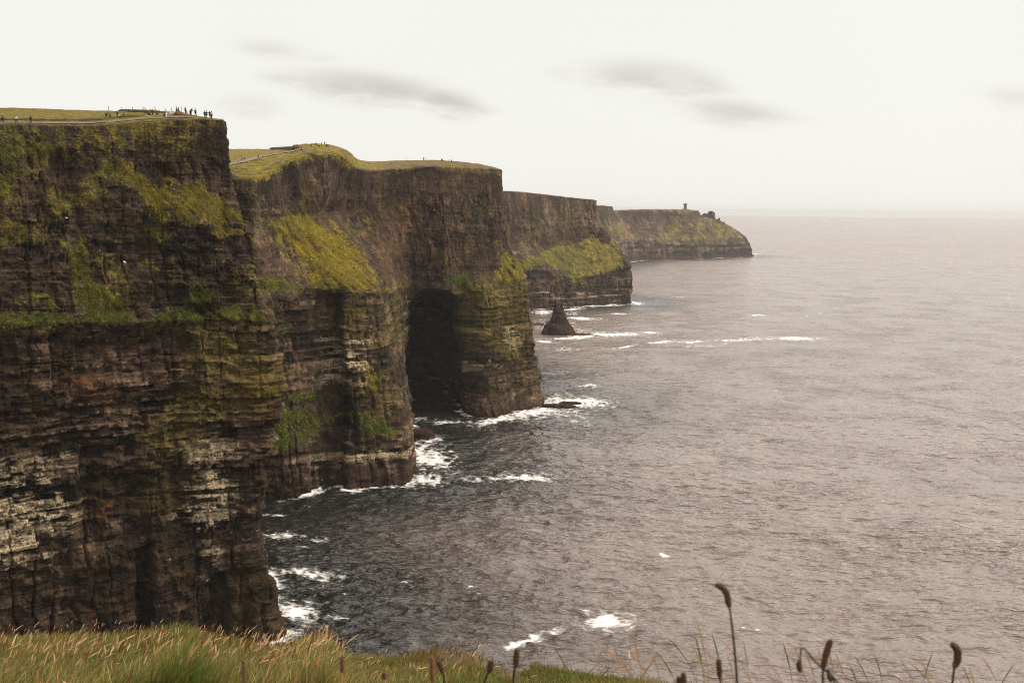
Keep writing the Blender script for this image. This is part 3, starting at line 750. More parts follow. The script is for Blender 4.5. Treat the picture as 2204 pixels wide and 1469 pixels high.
# ------------------------------------------------------------------ the sea
def sea_material():
    m, g = material('sea_water')
    co = g.n('ShaderNodeTexCoord').outputs['Object']
    a = g.n('ShaderNodeAttribute', attribute_name='foam')
    s_ = g.n('ShaderNodeSeparateColor', {0: a.outputs['Color']})
    foam, refl_dark, streak = s_.outputs
    r = g.n('ShaderNodeMapping', {0: co, 2: (0, 0, math.radians(-8)), 3: (0.45, 1.0, 1.0)}).outputs[0]
    n1 = g.noise(r, 0.40, 3.0, 0.5)
    n2_ = g.noise(r, 0.11, 4.0, 0.6)
    n3 = g.noise(r, 1.7, 4.0, 0.65)
    h = g.m('ADD', g.m('MULTIPLY', n2_, 3.0), g.m('ADD', g.m('MULTIPLY', n1, 0.8), g.m('MULTIPLY', n3, 0.10)))
    rr = g.n('ShaderNodeMapping', {0: co, 2: (0, 0, math.radians(-11)), 3: (0.30, 1.0, 1.0)}).outputs[0]
    def crest(sc_, ex):
        q = g.noise(rr, sc_, 4.0, 0.55)
        return g.m('POWER', g.m('SUBTRACT', 1.0, g.m('ABSOLUTE', g.m('MULTIPLY', g.m('SUBTRACT', q, 0.5), 3.2)), clamp=True), ex)
    lane = g.ss(g.noise(co, 0.022, 4.0, 0.6), 0.42, 0.62, 0.12, 1.0)
    h = g.m('ADD', h, g.m('MULTIPLY', lane, g.m('ADD', g.m('MULTIPLY', crest(0.17, 3.4), 0.75), g.m('MULTIPLY', crest(0.45, 3.0), 0.20))))
    bump = g.n('ShaderNodeBump', {'Strength': 1.0, 'Distance': 1.2, 'Height': h})
    body = g.mix(refl_dark, (0.138, 0.105, 0.091), (0.012, 0.012, 0.0105))  # near the cliffs their dark reflection is put into the body colour
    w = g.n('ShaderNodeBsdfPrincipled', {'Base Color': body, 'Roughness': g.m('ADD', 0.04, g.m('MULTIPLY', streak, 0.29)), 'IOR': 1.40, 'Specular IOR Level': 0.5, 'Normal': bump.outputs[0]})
    fn = g.noise(g.n('ShaderNodeMapping', {0: co, 3: (0.6, 1.0, 1.0)}).outputs[0], 0.75, 10.0, 0.78)
    vo = g.n('ShaderNodeTexVoronoi', {'Vector': g.n('ShaderNodeVectorMath', {0: co, 1: g.n('ShaderNodeVectorMath', {0: g.n('ShaderNodeTexNoise', {'Vector': co, 'Scale': 0.25, 'Detail': 3.0}).outputs[1], 'Scale': 6.0}, operation='SCALE').outputs[0]}, operation='ADD').outputs[0], 'Scale': 0.30}, feature='F1').outputs['Distance']
    fv = g.m('ADD', g.m('MULTIPLY', g.m('SUBTRACT', fn, 0.5), 1.7), g.m('MULTIPLY', g.m('SUBTRACT', vo, 0.45), 0.8))
    fm = g.ss(g.m('ADD', foam, g.m('MULTIPLY', fv, g.ss(foam, 0.05, 0.35))), 0.36, 1.05)
    f = g.n('ShaderNodeBsdfPrincipled', {'Base Color': (0.80, 0.79, 0.76, 1), 'Roughness': 0.9, 'Normal': bump.outputs[0]})
    mx = g.n('ShaderNodeMixShader', {0: fm, 1: w.outputs[0], 2: f.outputs[0]})
    finish(g, mx.outputs[0])
    return m


FOAM = [  # px, py, rx, ry, slope, strength
    (632, 1326, 46, 17, 0, .95), (612, 1362, 26, 12, 0, .7), (605, 1154, 50, 9, 0, .7), (575, 1106, 36, 6, 0, .7), (662, 1245, 78, 8, 0, .72), (722, 1336, 34, 6, 0, .55), (868, 1256, 18, 7, 0, .5),
    (925, 984, 46, 24, .2, .85), (905, 960, 26, 12, -.3, .8), (920, 1036, 40, 14, 0, .8), (1128, 1028, 58, 8, .02, .9), (1040, 1030, 60, 7, 0, .5), (985, 1022, 46, 7, 0, .35), (960, 1000, 50, 12, .2, .35),
    (1235, 866, 62, 10, 0, .95), (1150, 889, 60, 12, -.18, .9), (1075, 905, 56, 8, -.2, .85), (1210, 890, 60, 16, 0, .5), (1270, 833, 26, 3, 0, .75), (1250, 905, 50, 20, 0, .32), (1295, 868, 26, 6, 0, .6), (1265, 920, 16, 24, 0, .35),
    (960, 911, 50, 4, 0, .6), (905, 905, 20, 4, 0, .6), (1190, 858, 30, 4, 0, .6), (940, 945, 18, 8, 0, .6),
    (1250, 688, 34, 3, .05, .85), (1170, 674, 30, 2.5, 0, .8), (1225, 668, 34, 2.5, -.1, .8), (1290, 660, 60, 2, -.06, .8), (1365, 653, 22, 1.6, .05, .85), (1320, 656, 20, 2, 0, .7), (1230, 677, 20, 2, 0, .6),
    (1320, 721, 56, 4.5, 0, 1.0), (1235, 727, 50, 3.5, -.06, .9), (1400, 717, 18, 2, .05, .9), (1172, 736, 22, 3, .05, .85), (1220, 700, 30, 8, 0, .4), (1250, 710, 36, 8, 0, .38), (1165, 700, 20, 10, 0, .45),
    (1215, 755, 40, 4, -.03, .5), (1345, 748, 34, 2.6, -.2, .65), (1425, 738, 30, 2, -.05, .75), (1490, 738, 40, 2, 0, .6), (1600, 733, 90, 3.4, -.03, .62), (1715, 730, 38, 3.2, .02, 1.0), (1560, 742, 60, 3, -.1, .4), (1500, 746, 60, 3, 0, .4),
    (1630, 679, 15, 1.6, 0, .9), (1590, 660, 8, 1.5, 0, .4), (1460, 640, 22, 1.5, 0, .45), (1335, 677, 22, 1.5, 0, .8), (1378, 559.5, 22, 1.0, 0, .8), (1495, 555, 18, 1.3, 0, .8), (1460, 557, 40, 1.0, 0, .6), (1545, 553, 26, 1.0, 0, .6), (1595, 550.5, 26, 1.0, 0, .9), (1625, 547, 12, .9, 0, .8),
    (1300, 1346, 52, 14, .02, .95), (1270, 1348, 44, 20, 0, .45), (1200, 1364, 28, 10, -.3, .5), (1140, 1382, 44, 12, -.35, .58), (1095, 1397, 24, 10, -.3, .7), (1425, 1195, 13, 3, .2, .7), (1635, 1371, 14, 4, 0, .6), (1598, 1367, 6, 3, .4, .7), (1570, 1334, 14, 4, 0, .3),
    (1015, 1270, 10, 3, .2, .6), (1030, 1290, 8, 3, 0, .5), (1013, 1250, 6, 6, 0, .4), (740, 1290, 6, 8, 0, .4), (970, 1100, 18, 3, -.3, .4), (830, 1310, 40, 10, 0, .3), (690, 1163, 30, 5, 0, .55), (640, 1180, 40, 6, 0, .4), (660, 1210, 24, 5, 0, .4), (1180, 940, 40, 18, 0, .25)]


def sea():
    t = np.tan
    ys = []
    y = 215.0
    while y < 30500:                                            # a row for each pixel of depth seen from the cliff top, coarser inshore
        ys.append(y)
        y += max(0.42, 1.15 * y * y / (CAMZ * F))
    ys = np.array([5, 40, 90, 130, 160, 180, 190, 200, 208] + ys)
    xs = np.concatenate([np.linspace(-3.2, -0.75, 40, endpoint=False), np.linspace(-0.75, 0.85, 1420), np.linspace(0.85, 3.2, 40)[1:]])
    X = (xs[:, None] * np.maximum(ys, 120)[None, :]).astype(np.float32)
    Y = np.broadcast_to(ys[None, :], X.shape).astype(np.float32)
    nu, nv = X.shape
    flat = np.stack([X, Y, np.zeros_like(X)], -1).reshape(-1, 3).astype(np.float64)
    px, py = project(flat)
    px, py = px.reshape(nu, nv).astype(np.float32), py.reshape(nu, nv).astype(np.float32)
    cell = np.gradient(ys)[None, :].astype(np.float32)
    near = Y < 6000
    # distance to the cliff feet
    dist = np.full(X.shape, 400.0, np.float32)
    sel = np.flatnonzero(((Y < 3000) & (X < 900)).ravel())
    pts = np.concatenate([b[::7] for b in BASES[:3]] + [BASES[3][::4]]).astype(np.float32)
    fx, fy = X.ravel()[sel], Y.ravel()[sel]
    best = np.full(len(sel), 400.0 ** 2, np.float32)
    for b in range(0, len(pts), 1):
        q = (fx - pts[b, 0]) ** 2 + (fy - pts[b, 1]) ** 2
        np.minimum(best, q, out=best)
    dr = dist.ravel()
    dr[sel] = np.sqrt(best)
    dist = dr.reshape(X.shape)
    # waves
    zz = np.zeros_like(X)
    calm = 0.9 + 0.35 * np.exp(-(dist / 110) ** 2)
    for (L, A, ang, el, sd) in ((150, 2.2, -24, .25, 8), (70, 1.4, -14, .3, 1), (26, 1.0, 4, .4, 2), (11, .95, -14, .40, 3), (5.5, .70, 6, .45, 4), (2.8, .26, -6, .55, 5)):
        c, s = math.cos(math.radians(ang)), math.sin(math.radians(ang))
        u, v = (X * c + Y * s) / L * el, (-X * s + Y * c) / L
        vis = sstep(L / cell, 2.0, 5.0)
        idx = np.flatnonzero(vis.ravel() > 0)
        if not len(idx):
            continue
        colsel = idx
        uu, vv = u[:, vis[0] > 0], v[:, vis[0] > 0]
        n = n2(uu + 0.3 * n2(vv * .6, uu * .6, sd + 40), vv, sd + 20)
        n = 0.45 * n + 0.55 * (1 - 2 * np.abs(n2(uu * 1.1 + 9, vv * 1.1, sd + 60)) ** 0.8)
        zz[:, vis[0] > 0] += A * n * vis[:, vis[0] > 0]
    zz *= calm * (1 + 0.75 * fbm(X / 260, Y / 120, 4, 98))
    # surf and whitecaps
    foam = np.zeros_like(X)
    wx = px + 7 * fbm(X / 9, Y / 9, 3, 77)
    wy = py + 2.2 * fbm(X / 12, Y / 12, 3, 78)
    for (cx, cy, rx, ry, sl, a) in FOAM:
        rx, ry = rx * 1.12, ry * 1.15
        sel = (np.abs(px - cx) < 3 * rx) & (np.abs(py - cy) < 3 * ry + abs(sl) * 3 * rx)
        if sel.any():
            dx, dy = wx[sel] - cx, wy[sel] - cy
            dy = dy - sl * dx
            v = a * np.exp(-((dx / rx) ** 2 + (dy / ry) ** 2) * 0.9)
            halo = 0.50 * a * np.exp(-((dx / rx) ** 2 + (dy / ry) ** 2) * 0.25)
            foam[sel] = np.maximum(foam[sel], np.maximum(v, halo))
    edge = np.exp(-(dist / (3.5 + 0.004 * Y + 6 * np.maximum(0, fbm(X / 25, Y / 25, 3, 81)))) ** 2) * sstep(fbm(X / 22, Y / 22, 3, 80), -0.35, 0.3)
    lace = np.maximum(0, 1 - np.abs(fbm(X / 9, Y / 6, 4, 83)) / 0.10) * np.exp(-(dist / 45) ** 2) * sstep(fbm(X / 40, Y / 30, 3, 84), -0.15, 0.3)
    edge = np.maximum(edge, 0.55 * lace)
    foam = np.maximum(foam, 0.82 * edge)
    caps = fbm(X / 16 * .5, Y / 9, 4, 90) + 0.45 * fbm(X / 140, Y / 140, 2, 91)
    foam = np.maximum(foam, 0.72 * sstep(caps, 0.66, 0.80) * sstep(X, -60, 120))
    far = fbm(X / 60 * .5, Y / 60, 4, 94)
    foam = np.maximum(foam, 0.6 * sstep(far, 0.60, 0.72) * (Y > 700) * (X > 100))
    zz += 0.35 * foam * fbm(X / 3, Y / 3, 3, 95) * (Y < 1500)
    refl_dark = np.exp(-(dist / 82) ** 3)  # painted cliff reflection: darkens the water colour towards the cliff feet
    rgh = sstep(np.log(np.maximum(Y, 1)), math.log(400), math.log(4500)) * (0.85 + 0.25 * fbm(X / 600, Y / 300, 3, 99)) + 0.16 * sstep(fbm(X / 300, Y / 90, 4, 97), 0.0, 0.5)
    P = np.stack([X, Y, zz], -1).reshape(-1, 3)
    o = new_mesh('sea', P, grid_faces(nu, nv), sea_material())
    attr(o, 'foam', np.stack([foam, refl_dark, rgh, foam * 0 + 1], -1).reshape(-1, 4))
    tag(o, 'grey mauve choppy sea with white surf along the cliffs', 'sea', kind='structure')
    bed = new_mesh('seabed', [(-95000, -2500, -40), (95000, -2500, -40), (95000, 34000, -40), (-95000, 34000, -40)], [(0, 1, 2, 3)], plain('dark_seabed', (0.02, 0.022, 0.022), scale=0.01), smooth=False)
    bed['kind'] = 'structure'
    bed['label'], bed['category'] = 'dark sea bed under the water', 'seabed'
    return o


SEA = sea()
# ------------------------------------------------------------------ ray helpers, small builders
def hit(obs, px, py, tries=14, dpy=0.5):
    """first point of the given objects on the ray of a pixel; moves down the picture until something is met"""
    for t in range(tries):
        d = Vector(pix_dir(px, py + t * dpy)).normalized()
        best = None
        for o in obs:
            ok, p, n, _ = o.ray_cast(Vector((0, 0, CAMZ)), d)
            if ok and (best is None or p.length < best.length):
                best = p.copy()
        if best is not None:
            return np.array(best)
    return None


def ground_at(px, py, z=0.0):
    d = pix_dir(px, py)
    Y = (z - CAMZ) / d[2]
    return np.array([d[0] * Y, Y, z])


def tube(pts, rad, n=8):
    """closed tapering tube along points; returns verts, faces"""
    pts = np.asarray(pts, float)
    V, Q = [], []
    for i, p in enumerate(pts):
        t = pts[min(i + 1, len(pts) - 1)] - pts[max(i - 1, 0)]
        t /= np.linalg.norm(t) + 1e-9
        a = np.cross(t, [0.31, 0.95, 0.05]); a /= np.linalg.norm(a) + 1e-9
        b = np.cross(t, a)
        for k in range(n):
            w = 2 * math.pi * k / n
            V.append(p + rad[i] * (a * math.cos(w) + b * math.sin(w)))
    for i in range(len(pts) - 1):
        for k in range(n):
            Q.append((i * n + k, i * n + (k + 1) % n, (i + 1) * n + (k + 1) % n, (i + 1) * n + k))
    Q.append(tuple(range(n))[::-1])
    Q.append(tuple((len(pts) - 1) * n + k for k in range(n)))
    return V, Q


def merge(parts):
    V, Q = [], []
    for v, q in parts:
        o = len(V)
        V += list(v)
        Q += [tuple(i + o for i in f) for f in q]
    return V, Q


def box(cx, cy, z0, sx, sy, sz, taper=1.0):
    V = []
    for z, k in ((z0, 1.0), (z0 + sz, taper)):
        for a, b in ((-1, -1), (1, -1), (1, 1), (-1, 1)):
            V.append((cx + a * sx * k / 2, cy + b * sy * k / 2, z))
    return V, [(3, 2, 1, 0), (4, 5, 6, 7), (0, 1, 5, 4), (1, 2, 6, 5), (2, 3, 7, 6), (3, 0, 4, 7)]


def lump(name, levels, seed, mat, rough=0.12, nseg=72, nring=60, turf=0.0, wet=2.0, bed=1.5, depth_ratio=0.75):
    """a rock built as rings: levels = [(z, cx, cy, half width x)], carved with beds and joints"""
    L = np.array(levels, float)
    zq = np.linspace(0, 1, nring)
    tl = np.concatenate([[0], np.cumsum(np.hypot(np.diff(L[:, 0]), np.diff(L[:, 3])) + 1e-6)])
    R = np.stack([np.interp(zq * tl[-1], tl, L[:, i]) for i in range(4)], 1)
    th = np.linspace(0, 2 * math.pi, nseg, endpoint=False)
    T, Z = np.meshgrid(th, R[:, 0], indexing='ij')
    RR = np.broadcast_to(R[:, 3][None, :], T.shape)
    c, s = np.cos(T), np.sin(T)
    size = L[:, 3].max()
    n = fbm(c * 1.6 + seed, s * 1.6 + Z / size * 1.3, 4, seed) * 1.0 + 0.5 * fbm(T * 0 + c * 4, s * 4 + Z / size * 6, 3, seed + 3)
    cellv = hsh(np.floor(T * 3.2 + 2 * hsh(np.floor(Z / bed), np.zeros_like(Z), seed)), np.floor(Z / bed), seed + 5) - 0.5
    k = 1 + rough * n + rough * 0.55 * cellv
    X = R[:, 1][None, :] + RR * k * c
    Y = R[:, 2][None, :] + RR * k * s * depth_ratio
    P = np.stack([X, Y, Z + 0 * X], -1)
    V = P.reshape(-1, 3)
    i = np.arange(nseg * (nring - 1))
    a, b = i // (nring - 1), i % (nring - 1)
    a2 = (a + 1) % nseg
    Q = np.stack([a * nring + b, a2 * nring + b, a2 * nring + b + 1, a * nring + b + 1], 1)
    V = np.concatenate([V, [[L[-1, 1], L[-1, 2], L[-1, 0]], [L[0, 1], L[0, 2], L[0, 0]]]])
    nT, nB = len(V) - 2, len(V) - 1
    tri = [(k * nring + nring - 1, ((k + 1) % nseg) * nring + nring - 1, nT, nT) for k in range(nseg)]
    Fq = [tuple(q) for q in Q] + [t[:3] for t in tri] + [(((k + 1) % nseg) * nring, k * nring, nB) for k in range(nseg)]
    o = new_mesh(name, V, Fq, mat)
    z = V[:, 2]
    we = 1 - sstep(z, wet - 1, wet + 1)
    tu = turf * sstep(z, (L[0, 0] + L[-1, 0]) / 2, L[-1, 0])
    attr(o, 'masks', np.stack([tu, 0 * z, 0 * z, we * 0.85], -1))
    tone = np.concatenate([np.clip(0.5 + 0.6 * cellv, 0, 1).ravel(), [0.5, 0.5]])
    attr(o, 'tones', np.stack([tone, 0 * z, 0 * z + 0.2, 0 * z], -1))
    return o


# ------------------------------------------------------------------ paths on the cliff tops
def path_strip(name, line, width, obs, label, mat, lift=0.10):
    P = [hit(obs, x, y) for x, y in line]
    P = np.array([p for p in P if p is not None])
    t = np.concatenate([[0], np.cumsum(np.linalg.norm(np.diff(P[:, :2], axis=0), axis=1))])
    q = np.linspace(0, t[-1], max(20, int(t[-1] / 1.2)))
    Cn = np.stack([np.interp(q, t, P[:, i]) for i in range(3)], 1)
    for _ in range(6):
        Cn[1:-1] = (Cn[:-2] + 2 * Cn[1:-1] + Cn[2:]) / 4
    d = np.gradient(Cn[:, :2], axis=0)
    d /= np.linalg.norm(d, axis=1, keepdims=True) + 1e-9
    nrm = np.stack([-d[:, 1], d[:, 0]], 1)
    m = 9
    V = np.zeros((len(q), m, 3))
    wob = 1 + 0.25 * fbm(q / 7, q * 0 + 3.1, 3, 5)
    for j in range(m):
        o = (j / (m - 1) - 0.5) * width * wob
        xy = Cn[:, :2] + nrm * o[:, None]
        V[:, j, :2] = xy
        for i in range(len(q)):
            best = -1e9
            for ob in obs:
                ok, p, _, _ = ob.ray_cast(Vector((xy[i, 0], xy[i, 1], 400)), Vector((0, 0, -1)))
                if ok:
                    best = max(best, p[2])
            V[i, j, 2] = best + lift if best > 60 else Cn[i, 2]
    o = new_mesh(name, V.reshape(-1, 3), grid_faces(len(q), m), mat)
    tag(o, label, 'path', kind='structure')
    return o


def trodden_earth():
    m, g = material('trodden_earth')
    co = g.n('ShaderNodeTexCoord').outputs['Object']
    n = g.noise(co, 0.5, 5.0, 0.65)
    c = g.ramp(n, [(0.3, (0.05, 0.03, 0.018)), (0.5, (0.105, 0.066, 0.042)), (0.7, (0.18, 0.12, 0.08))])
    b = g.n('ShaderNodeBsdfPrincipled', {'Base Color': c, 'Roughness': 0.95})
    finish(g, b.outputs[0])
    return m


EARTH = trodden_earth()
GRAVEL = plain('pale_path_gravel', (0.17, 0.14, 0.115), 0.95, 0.3, 0.8)
path_strip('path', [(-120, 268), (0, 264.5), (60, 264.5), (110, 265), (160, 265.5), (210, 264.5), (260, 260), (310, 256), (350, 253.5), (390, 252), (415, 253)], 3.0, [near], 'trodden brown earth path along the edge of the nearest cliff top', EARTH, 0.16)
path_strip('path', [(478, 358), (495, 353.5), (520, 348.5), (550, 341), (580, 334.5), (610, 328.5), (640, 323.5), (662, 320)], 5.0, [midc], 'pale gravel path climbing across the green second cliff top', GRAVEL, 0.30)

# ------------------------------------------------------------------ sea stack, reefs, boulders, pinnacles
sy = 963.0
k = sy / F * 1.0


def stack_levels(spec, Y):
    out = []
    for (py, x0, x1) in spec:
        a, b = at(x0, py, Y), at(x1, py, Y)
        out.append((a[2], (a[0] + b[0]) / 2, Y, (b[0] - a[0]) / 2))
    out = [(-3.0, out[0][1], Y, out[0][3] * 1.06)] + out
    return out


st = lump('sea_stack', stack_levels([(721, 1161, 1240), (714, 1164, 1237), (708, 1167, 1231), (700, 1172, 1227), (696, 1178, 1224), (688, 1184, 1220), (678, 1188, 1217), (670, 1189, 1215), (664, 1191, 1212), (661, 1193, 1210), (659, 1196, 1207)], sy), 11, ROCK_STACK, 0.17, 140, 150, 0.15, 3.5, 2.2, 0.8)
tag(st, 'dark conical sea stack standing alone in the surf off the fourth headland', 'sea stack')
sp1 = lump('spire', [(l[0], l[1], l[2], l[3]) for l in stack_levels([(668, 1190, 1202), (662, 1191, 1201), (655, 1192.5, 1199), (649, 1193.5, 1197.5), (645, 1194, 1196)], sy)[1:]], 12, ROCK_STACK, 0.10, 40, 60, 0, -50, 2.0, 0.9)
sp2 = lump('spire', stack_levels([(668, 1201, 1214), (662, 1203, 1213), (657, 1206, 1211), (653, 1207.5, 1209.5)], sy)[1:], 13, ROCK_STACK, 0.10, 40, 60, 0, -50, 2.0, 0.9)
sp1.parent = st
sp2.parent = st
sp1['label'], sp2['label'] = 'taller pointed spire on the left', 'short blunt spire on the right'


def reef(px, py, rx, ry, h, seed, label, mat=ROCK_STACK, wet=1.0):
    c = ground_at(px, py)
    kx = c[1] / F
    o = lump('rock_ledge', [(-2.5, c[0], c[1], rx * kx * 1.1), (0.0, c[0], c[1], rx * kx), (h * .6, c[0] - rx * kx * .05, c[1], rx * kx * .86), (h, c[0] - rx * kx * .1, c[1], rx * kx * .6), (h * 1.05, c[0] - rx * kx * .1, c[1], rx * kx * .25)],
             seed, mat, 0.22, 60, 26, 0, wet, 0.6, ry)
    tag(o, label, 'rock')
    return o


reef(1200, 875, 44, 0.30, 1.6, 21, 'long flat dark rock ledge awash in foam at the foot of the cave headland')
reef(1228, 867, 24, 0.35, 0.9, 22, 'small flat reef in white foam, seaward of the long flat ledge')
reef(908, 938, 30, 0.9, 3.6, 23, 'red brown rock platform below the mouth of the sea cave', wet=6.0)
reef(1258, 721.5, 34, 0.16, 1.6, 24, 'thin dark reef tailing off from the sea stack into surf')
reef(1335, 726, 22, 0.12, 0.5, 25, 'barely awash dark rock below the long streak of surf')

# rubble shore behind the stack
parts = []
for i in range(150):
    px, py = random.uniform(1128, 1190), random.uniform(681, 701)
    c = ground_at(px, py)
    r = random.uniform(1.0, 2.6)
    th = np.linspace(0, 2 * math.pi, 7, endpoint=False)
    V = []
    for zf, rf in ((-0.6, 1.0), (0.25, 0.95), (0.8, 0.5)):
        for t in th:
            q = rf * random.uniform(0.75, 1.15)
            V.append((c[0] + r * 1.3 * q * math.cos(t), c[1] + r * q * math.sin(t), r * zf))
    Q = [(j * 7 + a, j * 7 + (a + 1) % 7, (j + 1) * 7 + (a + 1) % 7, (j + 1) * 7 + a) for j in range(2) for a in range(7)] + [tuple(14 + a for a in range(7))]
    parts.append((V, Q))
V, Q = merge(parts)
o = new_mesh('rubble', V, Q, plain('wet_red_rock', (0.060, 0.030, 0.022), 0.8, 0.5, 0.5), smooth=False)
tag(o, 'dark reddish boulder rubble awash between the cave headland and sea stack', 'rubble', kind='stuff')

# pinnacle on the fourth headland, crags near the tip of the last headland
c = at(1300, 530, 1322)
kx = 1322 / F
pin = lump('rock_pinnacle', [(at(1300, 545, 1322)[2], c[0] + 2 * kx, 1324, 21 * kx), (c[2], c[0] + 1 * kx, 1324, 17 * kx), (at(1300, 512, 1322)[2], c[0], 1324, 13 * kx), (at(1300, 500, 1322)[2], c[0] - 2 * kx, 1324, 10 * kx), (at(1300, 493, 1322)[2], c[0] - 3 * kx, 1324, 6 * kx), (at(1300, 490, 1322)[2], c[0] - 4 * kx, 1324, 2 * kx)],
           31, ROCK_FAR, 0.16, 60, 50, 0.25, -50, 3.0, 0.8)
tag(pin, 'knobbly brown rock pinnacle on the green apron of the fourth headland', 'rock')
for (pts, sd, lab) in (([(480, 1521, 1541), (470, 1521.5, 1539.5), (462, 1522, 1539), (457, 1524, 1538), (454, 1527, 1533)], 32, 'large round topped crag beside the farthest headland tip'),
                       ([(468, 1507, 1524), (463, 1510, 1522), (460, 1513, 1521), (458.5, 1516, 1519)], 33, 'low hump of rock between the tower cliff and the large crag'),
                       ([(476, 1544.5, 1551), (472, 1546, 1549.5), (470, 1546, 1550), (468.5, 1547, 1549)], 34, 'small dark rock pillar just below the large round crag'),
                       ([(486, 1554.5, 1561), (482, 1556, 1559.5), (479, 1555.5, 1560), (477, 1557, 1559)], 35, 'smallest dark rock pillar lowest on the farthest slope')):
    lv = stack_levels(pts, 2680.0)[1:]
    lv = [(lv[0][0] - 14, lv[0][1], lv[0][2], lv[0][3] * 1.2)] + lv
    o = lump('crag', lv, sd, ROCK_HAG, 0.10, 40, 40, 0.1, -100, 4.0, 0.9)
    tag(o, lab, 'rock', 'crags on the farthest headland')

# tower on the last headland
TY = 2612.0
b0 = hit([hag], 1475, 449)
tw = bpy.data.objects.new('watchtower', None)
sc.collection.objects.link(tw)
tw.location = (at(1475, 452, TY)[0], TY, at(1475, 453.0, TY)[2])
if b0 is not None:
    tw.location = tuple(b0 + np.array([0, 3.0, -1.0]))
TSTONE = plain('weathered_tower_stone', (0.16, 0.115, 0.085), 0.9, 0.3, 0.4)
TDARK = plain('dark_opening', (0.015, 0.012, 0.011), 0.9)
ts = tw.location[1] / F
hgt = 14.0 * ts
V, Q = box(0, 0, 0, 5.8 * ts, 5.8 * ts, hgt * .82, 0.94)
new_mesh('wall', V, Q, TSTONE, False, tw)
V, Q = merge([box(0, 0, hgt * .82, 6.9 * ts, 6.9 * ts, hgt * .10)] + [box(x * 6.9 * ts * .42, y * 6.9 * ts * .42, hgt * .92, 1.1 * ts, 1.1 * ts, hgt * .08) for x in (-1, 0, 1) for y in (-1, 0, 1) if x or y])
new_mesh('parapet', V, Q, TSTONE, False, tw)
for zz_ in (.2, .5):
    V, Q = box(0.6 * ts, -2.93 * ts, hgt * zz_, 0.8 * ts, 0.3 * ts, hgt * .1)
    new_mesh('window', V, Q, TDARK, False, tw)
tag(tw, 'small square stone watchtower on the skyline of the farthest headland', 'tower')
gw = []
for x, w_, h_ in ((-9, 5, 1.6), (-4.5, 3, 2.2), (5, 4, 2.0), (9.5, 4, 1.3)):
    gw.append(box(x * ts, 1.0, 0, w_ * ts, 1.2, h_ * ts))
V, Q = merge(gw)
o = new_mesh('ruined_wall', V, Q, TSTONE, False, None, tw.location)
tag(o, 'low ruined stone wall at the foot of the watchtower', 'wall')

# ------------------------------------------------------------------ cliff top furniture
def bank(name, line, h, wd, obs, label, seed, mat):
    P = np.array([p for p in (hit(obs, x, y, 20) for x, y in line) if p is not None])
    t = np.concatenate([[0], np.cumsum(np.linalg.norm(np.diff(P, axis=0), axis=1))])
    q = np.linspace(0, t[-1], 160)
    Cn = np.stack([np.interp(q, t, P[:, i]) for i in range(3)], 1)
    d = np.gradient(Cn[:, :2], axis=0); d /= np.linalg.norm(d, axis=1, keepdims=True) + 1e-9
    nr = np.stack([-d[:, 1], d[:, 0]], 1)
    m = 15
    V = np.zeros((len(q), m, 3))
    a = np.linspace(0, math.pi, m)
    ends = np.clip(np.minimum(q, t[-1] - q) / 5.0, 0, 1) ** .5
    for j in range(m):
        rr = (1 + 0.35 * fbm(q / 1.6, q * 0 + a[j] * 1.5, 4, seed)) * ends
        V[:, j, :2] = Cn[:, :2] + nr * (wd * math.cos(a[j]) * rr)[:, None]
        V[:, j, 2] = Cn[:, 2] - 0.4 + (h + 0.4) * math.sin(a[j]) * rr
    o = new_mesh(name, V.reshape(-1, 3), grid_faces(len(q), m), mat)
    return tag(o, label, 'bank')


SCRUB = plain('dark_scrub', (0.045, 0.040, 0.014), 0.95, 0.6, 1.5)
SCRUB2 = plain('russet_scrub', (0.10, 0.060, 0.020), 0.95, 0.6, 1.5)
bank('turf_bank', [(255, 238), (285, 237), (310, 236), (340, 236), (366, 237.5), (376, 239)], 0.6, 1.2, [near], 'dark overgrown earth bank along the skyline behind the fence posts', 61, SCRUB)
bank('turf_bank', [(584, 321), (600, 320.5), (615, 320), (632, 319.5)], 1.1, 2.0, [midc], 'dark scrubby bank on the second cliff top, beyond the pale path', 62, SCRUB)
bank('turf_bank', [(633, 319), (640, 318.5), (647, 318)], 1.6, 2.2, [midc], 'russet scrub bank where the pale path reaches the hilltop', 63, SCRUB2)
bank('turf_bank', [(377, 246), (386, 247), (396, 248), (408, 250)], 0.9, 1.5, [near], 'brown scrub mound under the skyline figures at the end of the bank', 65, SCRUB2)
# dark verge between path and meadow
bank('verge', [(-80, 259), (0, 259), (60, 259.5), (120, 260), (170, 260), (215, 258.5), (250, 254.5), (285, 251.5), (320, 249.5)], 0.55, 1.1, [near], 'ragged dark verge between the earth path and the yellow meadow', 64, SCRUB)

